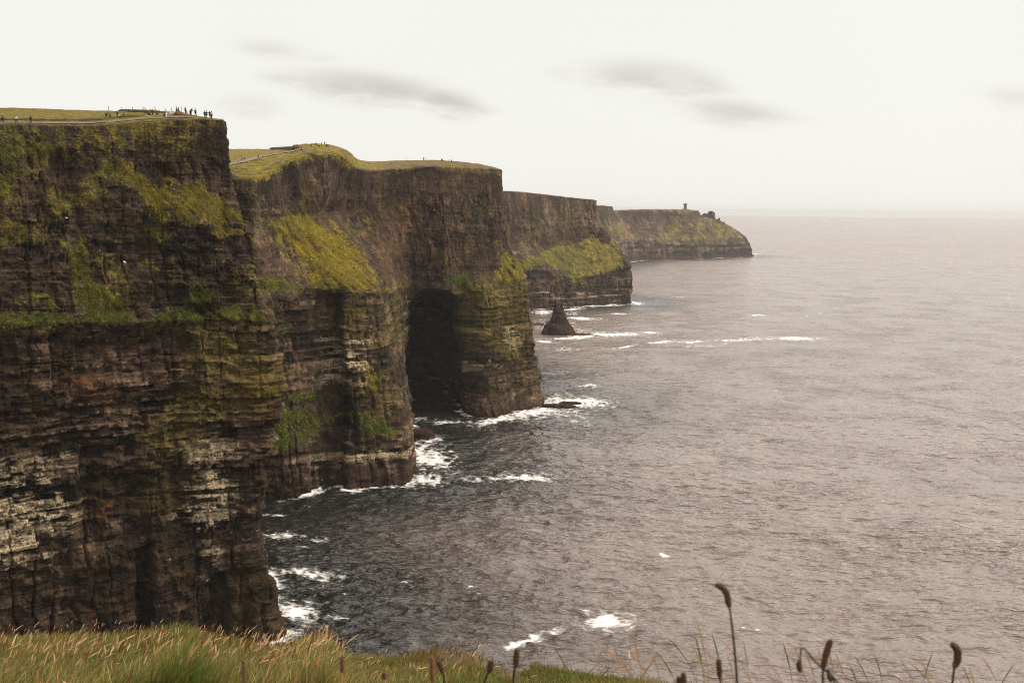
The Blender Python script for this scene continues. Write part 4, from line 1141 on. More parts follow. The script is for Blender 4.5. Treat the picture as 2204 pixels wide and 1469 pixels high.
WOODG = plain('weathered_post_wood', (0.055, 0.042, 0.032), 0.9, 0.4, 6.0)
posts = [(233.5, 235.5, 4.0, 0), (263, 236.5, 4.0, -4), (287, 234, 5, -14), (311, 234, 5, -18), (315.5, 234.5, 4, -24), (336.5, 234, 6, -16), (356.5, 235, 5, -4), (371.5, 237, 7.5, -12), (390, 240, 11, 2)]
plab = ['thin fence post standing far left on the meadow skyline', 'short fence post just left of the dark overgrown bank', 'leaning post rising from the left end of the dark bank', 'leaning post, left one of a crossing pair on the bank',
        'strongly leaning post, right one of a crossing pair on the bank', 'tilted post over the middle of the dark bank', 'thin upright post near the right end of the dark bank', 'tall tilted post just left of the two dark figures', 'tallest upright post, just right of two dark standing figures']
for (x, y, hp, lean), lab in zip(posts, plab):
    p = hit([near], x, y, 24)
    if p is None:
        continue
    h = hp * p[1] / F + 0.9
    s_ = math.sin(math.radians(lean))
    V, Q = tube([(0, 0, -0.3), (s_ * h * .5, 0, h * .5), (s_ * h, 0, h * .98), (s_ * h * 1.02, 0, h)], [.075, .075, .07, .03], 8)
    o = new_mesh('fence_post', V, Q, WOODG, True, None, tuple(p))
    tag(o, lab, 'fence post', 'fence posts along the skyline bank')

SLAB = plain('pale_flagstone', (0.50, 0.43, 0.35), 0.9, 0.25, 1.5)
slabs = [(304, 240.5, 5, 1.4, 'small pale stone slab at the left end of the row'), (314, 240, 6, 1.8, 'second small pale slab from the left in the row'), (324.5, 240.5, 9, 3.0, 'broad pale slab left of the dark red figures'), (334, 241, 8, 3.6, 'upright pale slab behind the dark red figures'),
         (342, 241, 6, 3.0, 'narrow pale slab right of the dark red figures'), (369, 243.5, 10, 3.4, 'largest leaning pale slab, right of the light blue jacket'), (382, 245, 13, 3.6, 'low wide pale slab below the two skyline figures'), (401, 244.5, 7, 4.2, 'brown pale slab beside the seated figure at the bank end'), (410, 246, 6, 4.6, 'small slab against the hooded dark figure')]
for i, (x, y, wp, hp, lab) in enumerate(slabs):
    p = hit([near], x, y, 20)
    if p is None:
        continue
    kx = p[1] / F
    rr = random.Random(i)
    w_, h_ = wp * kx * 1.1, hp * kx * 1.5 + .15
    prof = [(-w_ / 2, -.3), (w_ / 2, -.3), (w_ / 2 * rr.uniform(.85, 1), h_ * rr.uniform(.55, .8)), (w_ * rr.uniform(.1, .3), h_), (-w_ * rr.uniform(.2, .35), h_ * rr.uniform(.85, 1)), (-w_ / 2 * rr.uniform(.8, 1), h_ * rr.uniform(.5, .75))]
    V = [(a, -.08, b) for a, b in prof] + [(a, .10 + .1 * b, b) for a, b in prof]
    n = len(prof)
    Q = [tuple(range(n)), tuple(range(2 * n - 1, n - 1, -1))] + [(j + n, (j + 1) % n + n, (j + 1) % n, j) for j in range(n)]
    o = new_mesh('stone_slab', V, Q, SLAB, False, None, tuple(p))
    o.rotation_euler = (rr.uniform(-.25, .05), 0, rr.uniform(-.4, .4))
    tag(o, lab, 'stone slab', 'pale flagstones along the cliff top path')

# ------------------------------------------------------------------ people
def skin(edges, pts, rad, sub=1):
    me = bpy.data.meshes.new('figure')
    me.from_pydata(pts, edges, [])
    o = bpy.data.objects.new('figure', me)
    sc.collection.objects.link(o)
    md = o.modifiers.new('skin', 'SKIN')
    o.modifiers.new('sub', 'SUBSURF').levels = sub
    for i, r in enumerate(rad):
        me.skin_vertices[0].data[i].radius = (r, r * .86)
    me.skin_vertices[0].data[0].use_root = True
    dg = bpy.context.evaluated_depsgraph_get()
    out = bpy.data.meshes.new_from_object(o.evaluated_get(dg))
    bpy.data.objects.remove(o)
    bpy.data.meshes.remove(me)
    for p in out.polygons:
        p.use_smooth = True
    return out


def pose(kind):
    P = dict(pel=(0, 0, .95), bel=(0, .01, 1.12), che=(0, .0, 1.32), nec=(0, -.01, 1.49), hea=(0, -.03, 1.60), cro=(0, -.02, 1.72),
             ls=(-.19, 0, 1.42), le=(-.25, .03, 1.14), lh=(-.25, -.06, .90), rs=(.19, 0, 1.42), re=(.25, .03, 1.14), rh=(.25, -.06, .90),
             lp=(-.10, 0, .90), lk=(-.11, -.02, .50), lf=(-.12, .02, .07), lt=(-.14, -.14, .04), rp=(.10, 0, .90), rk=(.11, -.02, .50), rf=(.12, .02, .07), rt=(.14, -.14, .04))
    if kind == 'walk':
        P.update(lk=(-.1, -.16, .52), lf=(-.1, -.24, .08), lt=(-.1, -.39, .06), rk=(.1, .06, .50), rf=(.1, .30, .10), rt=(.1, .17, .04), le=(-.25, .12, 1.16), lh=(-.23, .08, .92), re=(.25, -.08, 1.16), rh=(.22, -.24, 1.0))
    if kind == 'photo':
        P.update(le=(-.30, -.08, 1.20), lh=(-.08, -.26, 1.50), re=(.30, -.08, 1.20), rh=(.08, -.26, 1.50))
    if kind == 'sit':
        dz = -.78
        for q in ('pel', 'bel', 'che', 'nec', 'hea', 'cro', 'ls', 'le', 'lh', 'rs', 're', 'rh', 'lp', 'rp'):
            P[q] = (P[q][0], P[q][1] + .02, P[q][2] + dz)
        P.update(lk=(-.14, -.36, .46), lf=(-.13, -.52, .08), lt=(-.13, -.66, .05), rk=(.14, -.36, .46), rf=(.13, -.52, .08), rt=(.13, -.66, .05), lh=(-.12, -.28, .48), rh=(.12, -.28, .48), le=(-.26, -.06, .40), re=(.26, -.06, .40))
    if kind == 'bend':
        P.update(bel=(0, -.06, 1.10), che=(0, -.20, 1.25), nec=(0, -.30, 1.38), hea=(0, -.38, 1.46), cro=(0, -.42, 1.56), ls=(-.19, -.24, 1.32), rs=(.19, -.24, 1.32), le=(-.24, -.30, 1.05), re=(.24, -.30, 1.05), lh=(-.18, -.42, .84), rh=(.18, -.42, .84))
    return P


R = dict(pel=.15, bel=.135, che=.165, nec=.06, hea=.105, cro=.07, ls=.07, le=.048, lh=.040, rs=.07, re=.048, rh=.040, lp=.10, lk=.062, lf=.045, lt=.035, rp=.10, rk=.062, rf=.045, rt=.035)
EB = [('pel', 'bel'), ('bel', 'che'), ('che', 'nec'), ('nec', 'hea'), ('hea', 'cro'), ('che', 'ls'), ('ls', 'le'), ('le', 'lh'), ('che', 'rs'), ('rs', 're'), ('re', 'rh'), ('pel', 'lp'), ('lp', 'lk'), ('lk', 'lf'), ('lf', 'lt'), ('pel', 'rp'), ('rp', 'rk'), ('rk', 'rf'), ('rf', 'rt')]


def figure_meshes(kind):
    P = pose(kind)

    def mk(names, edges, grow, fix=None):
        idx = {n: i for i, n in enumerate(names)}
        return skin([(idx[a], idx[b]) for a, b in edges], [P[n] for n in names], [R[n] * grow if not fix or n not in fix else fix[n] for n in names])
    alln = list(R)
    body = mk(alln, EB, 1.0)
    up = ['che', 'bel', 'pel', 'nec', 'ls', 'le', 'lh', 'rs', 're', 'rh']
    Pn = dict(P)
    jacket = mk(['bel', 'che', 'pel', 'ls', 'le', 'rs', 're', 'lh', 'rh', 'nec'], [('bel', 'che'), ('bel', 'pel'), ('che', 'ls'), ('ls', 'le'), ('le', 'lh'), ('che', 'rs'), ('rs', 're'), ('re', 'rh'), ('che', 'nec')], 1.22, dict(lh=.036, rh=.036, nec=.075, pel=.19))
    trs = mk(['pel', 'lp', 'lk', 'lf', 'rp', 'rk', 'rf'], [('pel', 'lp'), ('lp', 'lk'), ('lk', 'lf'), ('pel', 'rp'), ('rp', 'rk'), ('rk', 'rf')], 1.16, dict(lf=.065, rf=.065))
    h, c = np.array(P['hea']), np.array(P['cro'])
    q = h + (c - h) * .55 + np.array([0, .025, 0])
    V, Q = [], []
    for i in range(6):
        a = i / 5 * math.pi * .62
        for j in range(10):
            b = 2 * math.pi * j / 10
            V.append((q[0] + .118 * math.sin(a) * math.cos(b), q[1] + .125 * math.sin(a) * math.sin(b), q[2] + .12 * math.cos(a)))
    for i in range(5):
        for j in range(10):
            Q.append((i * 10 + j, i * 10 + (j + 1) % 10, (i + 1) * 10 + (j + 1) % 10, (i + 1) * 10 + j))
    hair = bpy.data.meshes.new('hair')
    hair.from_pydata(V, [], Q)
    pk = skin([(0, 1)], [(P['bel'][0], P['bel'][1] + .24, P['bel'][2] + .02), (P['che'][0], P['che'][1] + .24, P['che'][2] + .08)], [.16, .15])
    return body, jacket, trs, hair, pk


FIG = {k_: figure_meshes(k_) for k_ in ('stand', 'walk', 'photo', 'sit', 'bend')}
SKIN_M = plain('skin', (0.42, 0.26, 0.19), 0.6, 0.08)
HAIR_M = plain('dark_hair', (0.03, 0.02, 0.015), 0.7)
CLOTH = {}


def cloth(name, c):
    if name not in CLOTH:
        CLOTH[name] = plain(name + '_cloth', c, 0.85, 0.15, 10)
    return CLOTH[name]


COLS = dict(black=(.012, .012, .014), navy=(.02, .03, .06), teal=(.03, .07, .09), blue=(.06, .16, .32), white=(.72, .69, .66), red=(.32, .035, .03), darkred=(.11, .02, .02), lime=(.38, .46, .06), lightblue=(.25, .42, .52), pink=(.55, .36, .34), brown=(.08, .05, .03), grey=(.10, .10, .10), coral=(.55, .12, .07), cream=(.6, .55, .45))


def person(px, py, obs, kind, jac, tro, label, group, scale=1.0, yaw=None, pack=False):
    p = hit(obs, px, py, 40)
    if p is None:
        print('no ground for', label)
        return
    body, jk, tr, hr, pk = FIG[kind]
    o = bpy.data.objects.new('person', body.copy())
    o.data.materials.clear()
    o.data.materials.append(SKIN_M)
    sc.collection.objects.link(o)
    o.location = tuple(p - np.array([0, 0, .05]))
    o.scale = (scale * 1.22, scale * 1.22, scale * 1.04)
    o.rotation_euler = (0, 0, yaw if yaw is not None else random.uniform(-2.6, 2.6))
    for nm, me, mt in (('jacket', jk, cloth(jac, COLS[jac])), ('trousers', tr, cloth(tro, COLS[tro])), ('hair', hr, HAIR_M)) + ((('backpack', pk, cloth('brown', COLS['brown'])),) if pack else ()):
        c = bpy.data.objects.new(nm, me.copy())
        c.data.materials.clear()
        c.data.materials.append(mt)
        sc.collection.objects.link(c)
        c.parent = o
    tag(o, label, 'person', group)
    return o


A_, M_ = [near], [midc]
g1, g2, g3, g4 = 'walkers on the nearest cliff top', 'people on the second cliff top', 'people on the pale gravel path', 'tiny figures on the cave headland skyline'
person(4.2, 264.5, A_, 'walk', 'grey', 'black', 'leftmost walker, in a dark jacket, at the picture edge', g1, 1.08)
person(7.6, 264.5, A_, 'walk', 'teal', 'navy', 'walker in a blue jacket beside the leftmost dark walker', g1, 1.08)
person(35.3, 265, A_, 'walk', 'white', 'black', 'person in a white jacket walking the earth path', g1, 1.08, 2.9)
person(66.3, 265, A_, 'walk', 'black', 'black', 'lone person all in black on the earth path', g1, 1.1)
person(229.4, 255, A_, 'stand', 'black', 'black', 'left one of two dark figures standing close behind the verge', g1)
person(237, 256.5, A_, 'stand', 'brown', 'black', 'right one of two dark figures behind the verge, brown jacket', g1)
person(252.8, 251.5, A_, 'stand', 'black', 'black', 'dark figure standing beside the lime green jacket', g1)
person(257.3, 252, A_, 'sit', 'lime', 'grey', 'person in a lime green jacket sitting by the verge', g1, 1.15)
person(267, 250.5, A_, 'sit', 'black', 'black', 'hunched dark figure sitting right of the lime green jacket', g1, 1.15)
person(322, 247.5, A_, 'sit', 'darkred', 'black', 'small seated figure in dark red before the pale slabs', g1, 1.15)
person(328.3, 247.5, A_, 'stand', 'darkred', 'black', 'standing figure in dark red before the pale slabs', g1)
person(338.5, 248, A_, 'sit', 'black', 'black', 'seated black figure right of the two in dark red', g1)
person(354, 253.5, A_, 'walk', 'black', 'black', 'dark walker beside the light blue jacket', g1, 1.05)
person(358.3, 252.5, A_, 'walk', 'lightblue', 'white', 'person in light blue jacket and white trousers', g1, 1.05)
person(380, 238, A_, 'stand', 'black', 'black', 'left one of two black silhouettes on the bank beside the tall post', g1, 1.2)
person(384.3, 238, A_, 'stand', 'brown', 'black', 'right one of two silhouettes on the bank beside the tall post', g1, 1.2)
person(399.5, 241.5, A_, 'stand', 'black', 'black', 'broad dark silhouette with a backpack high on the bank', g1, 1.2, 1.57, True)
person(410.5, 247.5, A_, 'bend', 'black', 'black', 'stooping dark figure stepping down from the bank', g1, 1.2, 1.2)
person(421, 250, A_, 'walk', 'darkred', 'black', 'person in a dark red jacket with backpack walking towards the cliff edge', g1, 1.2, 1.57, True)
person(441, 254.5, A_, 'stand', 'black', 'black', 'left one of two dark figures close together near the cliff edge', g1, 1.2)
person(445, 254.5, A_, 'photo', 'brown', 'black', 'figure raising its arms near the cliff edge', g1, 1.2)
person(451.6, 255.5, A_, 'photo', 'black', 'black', 'dark figure second from the cliff edge, arms raised', g1, 1.2)
person(455.6, 256, A_, 'stand', 'pink', 'black', 'person in a pale pink top nearest the cliff edge', g1, 1.2)
person(492.5, 351.5, M_, 'walk', 'white', 'grey', 'white jacket at the left end of the gravel path', g3)
person(513, 349.5, M_, 'walk', 'cream', 'grey', 'cream jacket on the gravel path left of the blue one', g3)
person(521.2, 346.5, M_, 'walk', 'blue', 'navy', 'blue jacket on the gravel path beside the red one', g3, 1.05)
person(527, 345.5, M_, 'walk', 'coral', 'navy', 'red jacket on the gravel path', g3, 1.05)
person(556, 341, M_, 'walk', 'black', 'black', 'black figure halfway up the gravel path', g3)
person(649, 324, M_, 'walk', 'brown', 'black', 'dark figure near the top of the gravel path', g3)
person(670, 317, M_, 'stand', 'black', 'black', 'black figure on the grass left of the hilltop group', g2)
for (x, y, kd, c_, lab) in ((680, 314.5, 'stand', 'black', 'tall black silhouette at the left of the hilltop group'), (684, 315, 'sit', 'brown', 'crouching brown figure in the hilltop group'), (687.5, 316.5, 'stand', 'pink', 'pale topped figure in the hilltop group'),
                             (692.5, 314, 'stand', 'black', 'slim silhouette in the middle of the hilltop group'), (699, 312.5, 'photo', 'black', 'highest silhouette of the hilltop group, arms raised'), (703.3, 317, 'photo', 'black', 'silhouette with raised arms at the right of the hilltop group'), (706, 318.5, 'stand', 'darkred', 'dark red figure at the right end of the hilltop group')):
    person(x, y, M_, kd, c_, 'black', lab, g2, 1.08)
for (x, y, c_, lab) in ((911.5, 344.5, 'black', 'left of the first pair of tiny skyline figures'), (914.7, 344.5, 'black', 'right of the first pair of tiny skyline figures'), (950, 347.5, 'black', 'left of the middle pair of tiny skyline figures'), (953, 348, 'brown', 'right of the middle pair, brown jacket'),
                         (966.4, 349, 'black', 'left of the last pair of tiny skyline figures'), (971.6, 349.5, 'black', 'right of the last pair of tiny skyline figures, nearest the nose')):
    person(x, y, M_, 'stand', c_, 'black', lab, g4)
for (x, y, c_, lab) in ((794.4, 355, 'lime', 'yellow green jacket in the dip between the second top and cave headland'), (840.6, 355, 'black', 'black figure on the bare ground of the cave headland'), (847.4, 352.5, 'cream', 'cream jacket beside the black figure on bare ground'), (877.5, 348.5, 'white', 'white figure at the end of the bare ground')):
    person(x, y, M_, 'stand', c_, 'grey', lab, 'walkers on the bare ground of the cave headland')
person(1094, 414, [farc], 'stand', 'black', 'black', 'single speck of a person on the fourth headland skyline', 'tiny figures on the cave headland skyline', 1.2)

# ------------------------------------------------------------------ gulls
GULL = plain('white_plumage', (0.8, 0.79, 0.77), 0.7, 0.05)
GREY = plain('grey_wing', (0.45, 0.45, 0.46), 0.7, 0.05)


def gull(px, py, Y, roll, label, span=1.3):
    o_ = at(px, py, Y)
    V, Q = tube([(0, -.30, 0), (0, -.22, .02), (0, -.05, 0), (0, .15, 0), (0, .30, .01), (0, .36, .01)], [.02, .055, .085, .06, .035, .01], 8)
    o = new_mesh('gull', V, Q, GULL, True, None, tuple(o_))
    for s_ in (-1, 1):
        W = []
        for t, sw, zz_ in ((0, 0, 0), (.35, -.06, .10), (.7, .02, .12), (1.0, .16, .06)):
            x = s_ * (.05 + t * span / 2)
            cdd = .15 * (1 - .8 * t)
            W += [(x, -.10 + sw, zz_ + .012), (x, -.10 + sw + cdd * 2, zz_), (x, -.10 + sw + cdd, zz_ - .012)]
        Q = []
        for i in range(3):
            for j in range(3):
                Q.append((i * 3 + j, i * 3 + (j + 1) % 3, (i + 1) * 3 + (j + 1) % 3, (i + 1) * 3 + j))
        Q += [(0, 1, 2), (9, 11, 10)]
        new_mesh('wing', W, Q, GREY, True, o)
    o.rotation_euler = (random.uniform(-.3, .3), roll, random.uniform(0, 6))
    tag(o, label, 'gull', 'gulls gliding before the cliffs')


gull(446, 1249, 250, .5, 'white gull gliding before the dark foot of the nearest cliff', 1.5)
gull(693, 1032, 390, -.4, 'white gull before the low red brown foot of the second cliff', 1.6)
gull(143, 469, 225, .3, 'white gull high before the upper face of the nearest cliff', 1.2)
gull(268, 564, 232, -.5, 'white gull before the green streak of the nearest cliff', 1.2)
gull(604, 545, 420, .4, 'white gull beside the yellow grass spur', 1.5)
gull(1027, 388, 590, .4, 'white gull just below the rim of the cave headland', 2.0)
# ------------------------------------------------------------------ foreground hill, grass and seed heads
GX = [-3200, -900, -400, 0, 200, 370, 480, 600, 700, 740, 850, 900, 1000, 1050, 1080, 1120, 1150, 1250, 1330, 1450, 1600, 1900, 2204, 2700, 4500]
GP = [1350, 1365, 1372, 1384, 1384, 1380, 1394, 1408, 1395, 1424, 1422, 1408, 1392, 1408, 1430, 1441, 1434, 1453, 1466, 1481, 1484, 1488, 1490, 1490, 1490]
GY = [20, 19, 18, 16, 15.5, 15, 14.5, 14, 13.5, 13, 13.5, 13.5, 12.6, 11.8, 10.5, 9.6, 9.2, 8, 7, 5.4, 5, 4.8, 4.6, 4.6, 5]
G2 = [7, 6.5, 6, 5.6, 5.5, 5.3, 5.2, 5, 4.8, 4.6, 4.5, 4.4, 4.2, 4.1, 4, 3.9, 3.8, 3.6, 3.4, 3.1, 3, 3, 3, 3, 3.2]


def hill(px, t):
    """foreground ground: px column, t 0..1 from below the frame up to the edge, beyond 1 over the edge"""
    px, t = np.broadcast_arrays(np.asarray(px, float), np.asarray(t, float))
    sky, Ye, Y2 = np.interp(px, GX, GP), np.interp(px, GX, GY), np.interp(px, GX, G2)
    tt = np.clip(t, 0, 1)
    py = 1512 + (sky - 1512) * (1 - (1 - tt) ** 1.35)
    Y = Y2 + (Ye - Y2) * tt ** 1.1
    d = CR[None] * ((px.ravel() - W0 / 2) / F)[:, None] + CU[None] * ((H0 / 2 - py.ravel()) / F)[:, None] + CF[None]
    d = d / d[:, 1:2]
    d = d.reshape(px.shape + (3,))
    z = CAMZ + d[..., 2] * Y
    X = d[..., 0] * Y
    over = np.clip(t - 1, 0, None)
    Y = Y + over * 3.0
    X = X * (1 + over * 0.1)
    z = z - over * 1.6 - over ** 2 * 6
    back = np.clip(-t, 0, None)
    z = z + back * (118.35 - z) / 1.0 * np.clip(back, 0, 1) ** 0 if False else np.where(t < 0, z + np.minimum(back, 1) * (118.35 - z), z)
    Y = np.where(t < 0, Y * (1 - np.minimum(back, 1)) + np.minimum(back, 1) * 0.6 - np.clip(back - 1, 0, None) * 5, Y)
    X = np.where(t < 0, d[..., 0] * np.maximum(Y, 3.0), X)
    return np.stack([X, Y, z], -1)


def soil():
    m, g = material('hill_soil')
    co = g.n('ShaderNodeTexCoord').outputs['Object']
    n = g.noise(co, 3.0, 6.0, 0.65)
    n2_ = g.noise(co, 0.7, 4.0)
    c = g.ramp(n, [(0.3, (0.028, 0.018, 0.010)), (0.5, (0.075, 0.045, 0.022)), (0.72, (0.15, 0.088, 0.04))])
    c = g.mix(g.ss(n2_, 0.55, 0.72), c, (0.055, 0.050, 0.014))
    bump = g.n('ShaderNodeBump', {'Strength': 0.8, 'Distance': 0.06, 'Height': n})
    b = g.n('ShaderNodeBsdfPrincipled', {'Base Color': c, 'Roughness': 0.95, 'Normal': bump.outputs[0]})
    finish(g, b.outputs[0])
    return m


tq = np.concatenate([np.linspace(-2.5, 0, 12, endpoint=False), np.linspace(0, 1, 70, endpoint=False), np.linspace(1, 3.4, 26)])
xq = np.concatenate([np.linspace(-3200, -500, 40, endpoint=False), np.linspace(-500, 2700, 520), np.linspace(2700, 4500, 30)[1:]])
TX, TT = np.meshgrid(xq, tq, indexing='ij')
GV = hill(TX, TT)
on = sstep(TT, -0.2, 0.2)
GV[..., 2] += on * (0.10 * fbm(GV[..., 0] / 0.9, GV[..., 1] / 0.9, 4, 301) - 0.05) * (0.4 + GV[..., 1] / 16)
gr_ = new_mesh('ground', GV.reshape(-1, 3), grid_faces(*TX.shape), soil())
tag(gr_, 'grassy brown hilltop falling away in front of the camera', 'ground', kind='structure')


def ribbons(name, B, h, lean, ang, prof, tint, mat, cross=False, tip=None):
    """many curved ribbons: B roots, h heights, lean sideways fraction, ang lean direction, prof [(t, half width)]"""
    n = len(B)
    T = np.array([p[0] for p in prof])
    Wd = np.array([p[1] for p in prof])
    up = h[:, None] * T[None] * (1 - 0.35 * np.clip(lean, 0, 1)[:, None] * T[None] ** 2)
    ls = h[:, None] * lean[:, None] * T[None] ** 2.0
    C = np.stack([B[:, None, 0] + ls * np.cos(ang)[:, None], B[:, None, 1] + ls * np.sin(ang)[:, None], B[:, None, 2] + up], -1)
    Vs, Fs, Ts = [], [], []
    off = 0
    rot = rng.uniform(-0.7, 0.7, n)
    for kx in range(2 if cross else 1):
        sd = np.stack([np.cos(rot + kx * math.pi / 2), np.sin(rot + kx * math.pi / 2), 0 * rot], -1)
        Lf = C - sd[:, None, :] * (Wd[None, :, None] * (h / h.mean())[:, None, None] ** .5)
        Rg = C + sd[:, None, :] * (Wd[None, :, None] * (h / h.mean())[:, None, None] ** .5)
        V = np.stack([Lf, Rg], 2).reshape(-1, 3)
        m = len(T)
        i = np.arange(n * (m - 1))
        a = (i // (m - 1)) * 2 * m + (i % (m - 1)) * 2 + off
        Fs.append(np.stack([a, a + 1, a + 3, a + 2], 1))
        Vs.append(V)
        tt = tint[:, None, None, :].repeat(m, 1).repeat(2, 2).copy()
        if tip is not None:
            wgt = (T > tip[0]).astype(float)[None, :, None, None]
            tt = tt * (1 - wgt) + tip[1][:, None, None, :] * wgt
        else:
            tt *= (0.75 + 0.35 * T)[None, :, None, None]
        Ts.append(tt.reshape(-1, 3))
        off += n * 2 * m
    o = new_mesh(name, np.concatenate(Vs), np.concatenate(Fs), mat)
    attr(o, 'tint', np.concatenate(Ts))
    return o


LEAF = leaf_material('grass_blade')
N = 95000
gx = rng.uniform(-520, 1500, N)
gt = np.clip(rng.uniform(0, 1.06, N), 0, 1.05)
bare = ((gx > 945) & (gx < 1120) & (gt > 0.50) & (rng.uniform(0, 1, N) < .8)) | ((gx > 985) & (gx < 1140) & (gt > 0.80)) | ((gx > 860) & (gx < 990) & (gt > 0.97))
thin = rng.uniform(0, 1, N) < np.interp(gx, [-520, 900, 1050, 1150, 1300, 1420, 1500], [1, 1, .7, .5, .35, .15, .05])
keep = ~bare & thin
gx, gt = gx[keep], gt[keep]
B = hill(gx, gt)
n = len(B)
hg = np.interp(gx, [-500, 0, 200, 330, 380, 430, 520, 600, 680, 740, 860, 1000, 1100, 1500], [.22, .19, .19, .25, .34, .24, .19, .18, .28, .14, .10, .11, .06, .06]) * rng.uniform(.55, 1.15, n)
clump = fbm(B[:, 0] / 1.1, B[:, 1] / 1.1, 3, 311)
hg *= 1 + 0.35 * clump
drymix = np.clip(0.35 + 0.75 * fbm(B[:, 0] / 1.6 + 5, B[:, 1] / 1.6, 3, 312) + rng.normal(0, .22, n) + np.interp(gx, [-500, 150, 330, 420, 560, 760, 1000], [.0, .12, -.15, -.15, .15, -.05, -.1]), 0, 1)
cg = np.stack([0.055 + .06 * rng.uniform(0, 1, n), .070 + .055 * rng.uniform(0, 1, n), .010 + .008 * rng.uniform(0, 1, n)], 1)
cd = np.stack([.23 + .24 * rng.uniform(0, 1, n), .165 + .165 * rng.uniform(0, 1, n), .060 + .07 * rng.uniform(0, 1, n)], 1)
tint = cg * (1 - drymix[:, None] ** 1.5) + cd * drymix[:, None] ** 1.5
rs_ = (sstep(gx, 830, 900) * (1 - sstep(gx, 1120, 1180)) * sstep(gt, .45, .75) * rng.uniform(.2, 1, n))[:, None]
tint = tint * (1 - rs_) + rs_ * np.array([[.13, .068, .026]])
g1_ = ribbons('grass', B, hg, rng.gamma(2.0, .22, n) + 0.08, rng.uniform(-3.1, 3.1, n) * .6 + .3, [(0, .0026), (.45, .0027), (.8, .0017), (1, .0003)], tint, LEAF)
tag(g1_, 'long green and straw grass covering the foreground hill', 'grass', kind='stuff')
# flowering stalks with pale or russet heads
N = 2600
gx = np.concatenate([rng.uniform(-480, 740, 1200), rng.uniform(760, 1050, 150), rng.uniform(1050, 1400, 14)])
n = len(gx)
gt = rng.uniform(0.0, 1.03, n)
B = hill(gx, gt)
hs = np.interp(gx, [-500, 700, 780, 1500], [.40, .38, .20, .20]) * rng.uniform(.7, 1.15, n)
rus = rng.uniform(0, 1, n) < .35
hc = np.where(rus[:, None], np.stack([.16 + .08 * rng.uniform(0, 1, n), .075 + 0 * gx, .03 + 0 * gx], 1), np.stack([.50 + .14 * rng.uniform(0, 1, n), .39 + 0 * gx, .22 + 0 * gx], 1))
st_t = np.stack([.21 + 0 * gx, .155 + 0 * gx, .06 + 0 * gx], 1)
g2_ = ribbons('flowering_grass', B, hs, rng.gamma(2.0, .16, n) + .05, rng.normal(0.2, 0.7, n), [(0, .0016), (.5, .0014), (.80, .0011), (.81, .0025), (.88, .0050), (.95, .0040), (1, .0006)], st_t, LEAF, True, (.805, hc))
tag(g2_, 'straw stalks with pale and russet flowering heads over the grass', 'grass', kind='stuff')
# thin wisps close to the lens on the right
gx = np.concatenate([rng.uniform(1380, 2230, 44), rng.uniform(1200, 1400, 7)])
n = len(gx)
Yw = rng.uniform(1.9, 3.4, n)
d = np.stack([pix_dir(x, 1500) for x in gx])
B = np.stack([d[:, 0] * Yw, Yw, CAMZ + d[:, 2] * Yw - .12], 1)
hw = (np.interp(gx, [1180, 1450, 1700, 1850, 2204], [70, 110, 120, 60, 50]) * rng.uniform(.45, 1.15, n) + 60) / F * Yw + .12
gw_ = rng.uniform(0, 1, n) < .3
tw_ = np.where(gw_[:, None], np.array([[.10, .105, .03]]), np.array([[.36, .235, .10]]))
g3_ = ribbons('grass_wisps', B, hw, rng.gamma(2.0, .12, n) + .1, rng.choice([math.pi, 0.0], n, p=[.8, .2]) + rng.normal(0, .4, n), [(0, .0008), (.5, .0008), (.7, .0007), (.72, .0014), (.85, .0018), (.95, .0014), (1, .0003)], tw_, LEAF, True)
tag(g3_, 'sparse blurred grass wisps rising at the lower right', 'grass', kind='stuff')

# seed heads on stems, each a plant of its own
def furry(name, col_, col2):
    m, g = material(name)
    co = g.n('ShaderNodeTexCoord').outputs['Object']
    v = g.n('ShaderNodeTexVoronoi', {'Vector': co, 'Scale': 420.0}).outputs['Distance']
    c = g.ramp(v, [(0.0, col2), (0.45, col_), (0.9, tuple(x * .35 for x in col_))])
    bump = g.n('ShaderNodeBump', {'Strength': 1.0, 'Distance': 0.002, 'Height': v})
    b = g.n('ShaderNodeBsdfPrincipled', {'Base Color': c, 'Roughness': 0.9, 'Normal': bump.outputs[0]})
    finish(g, b.outputs[0])
    return m


HEAD2 = furry('russet_seed_head', (0.16, 0.075, 0.042), (0.34, 0.18, 0.10))
HEADM = furry('brown_seed_head', (0.085, 0.040, 0.020), (0.21, 0.105, 0.05))
BUDM = furry('green_brown_bud', (0.05, 0.042, 0.018), (0.10, 0.075, 0.03))
STEMM = plain('stem', (0.035, 0.028, 0.014), 0.7, 0.2, 60)
STEM2 = plain('straw_stem', (0.30, 0.19, 0.07), 0.7, 0.2, 60)


def catm(pts, n):
    P = np.array(pts, float)
    t = np.arange(len(P))
    return pchip(t.astype(float), P, np.linspace(0, len(P) - 1, n)) if len(P) > 2 else np.stack([np.interp(np.linspace(0, 1, n), [0, 1], P[:, i]) for i in range(P.shape[1])], 1)


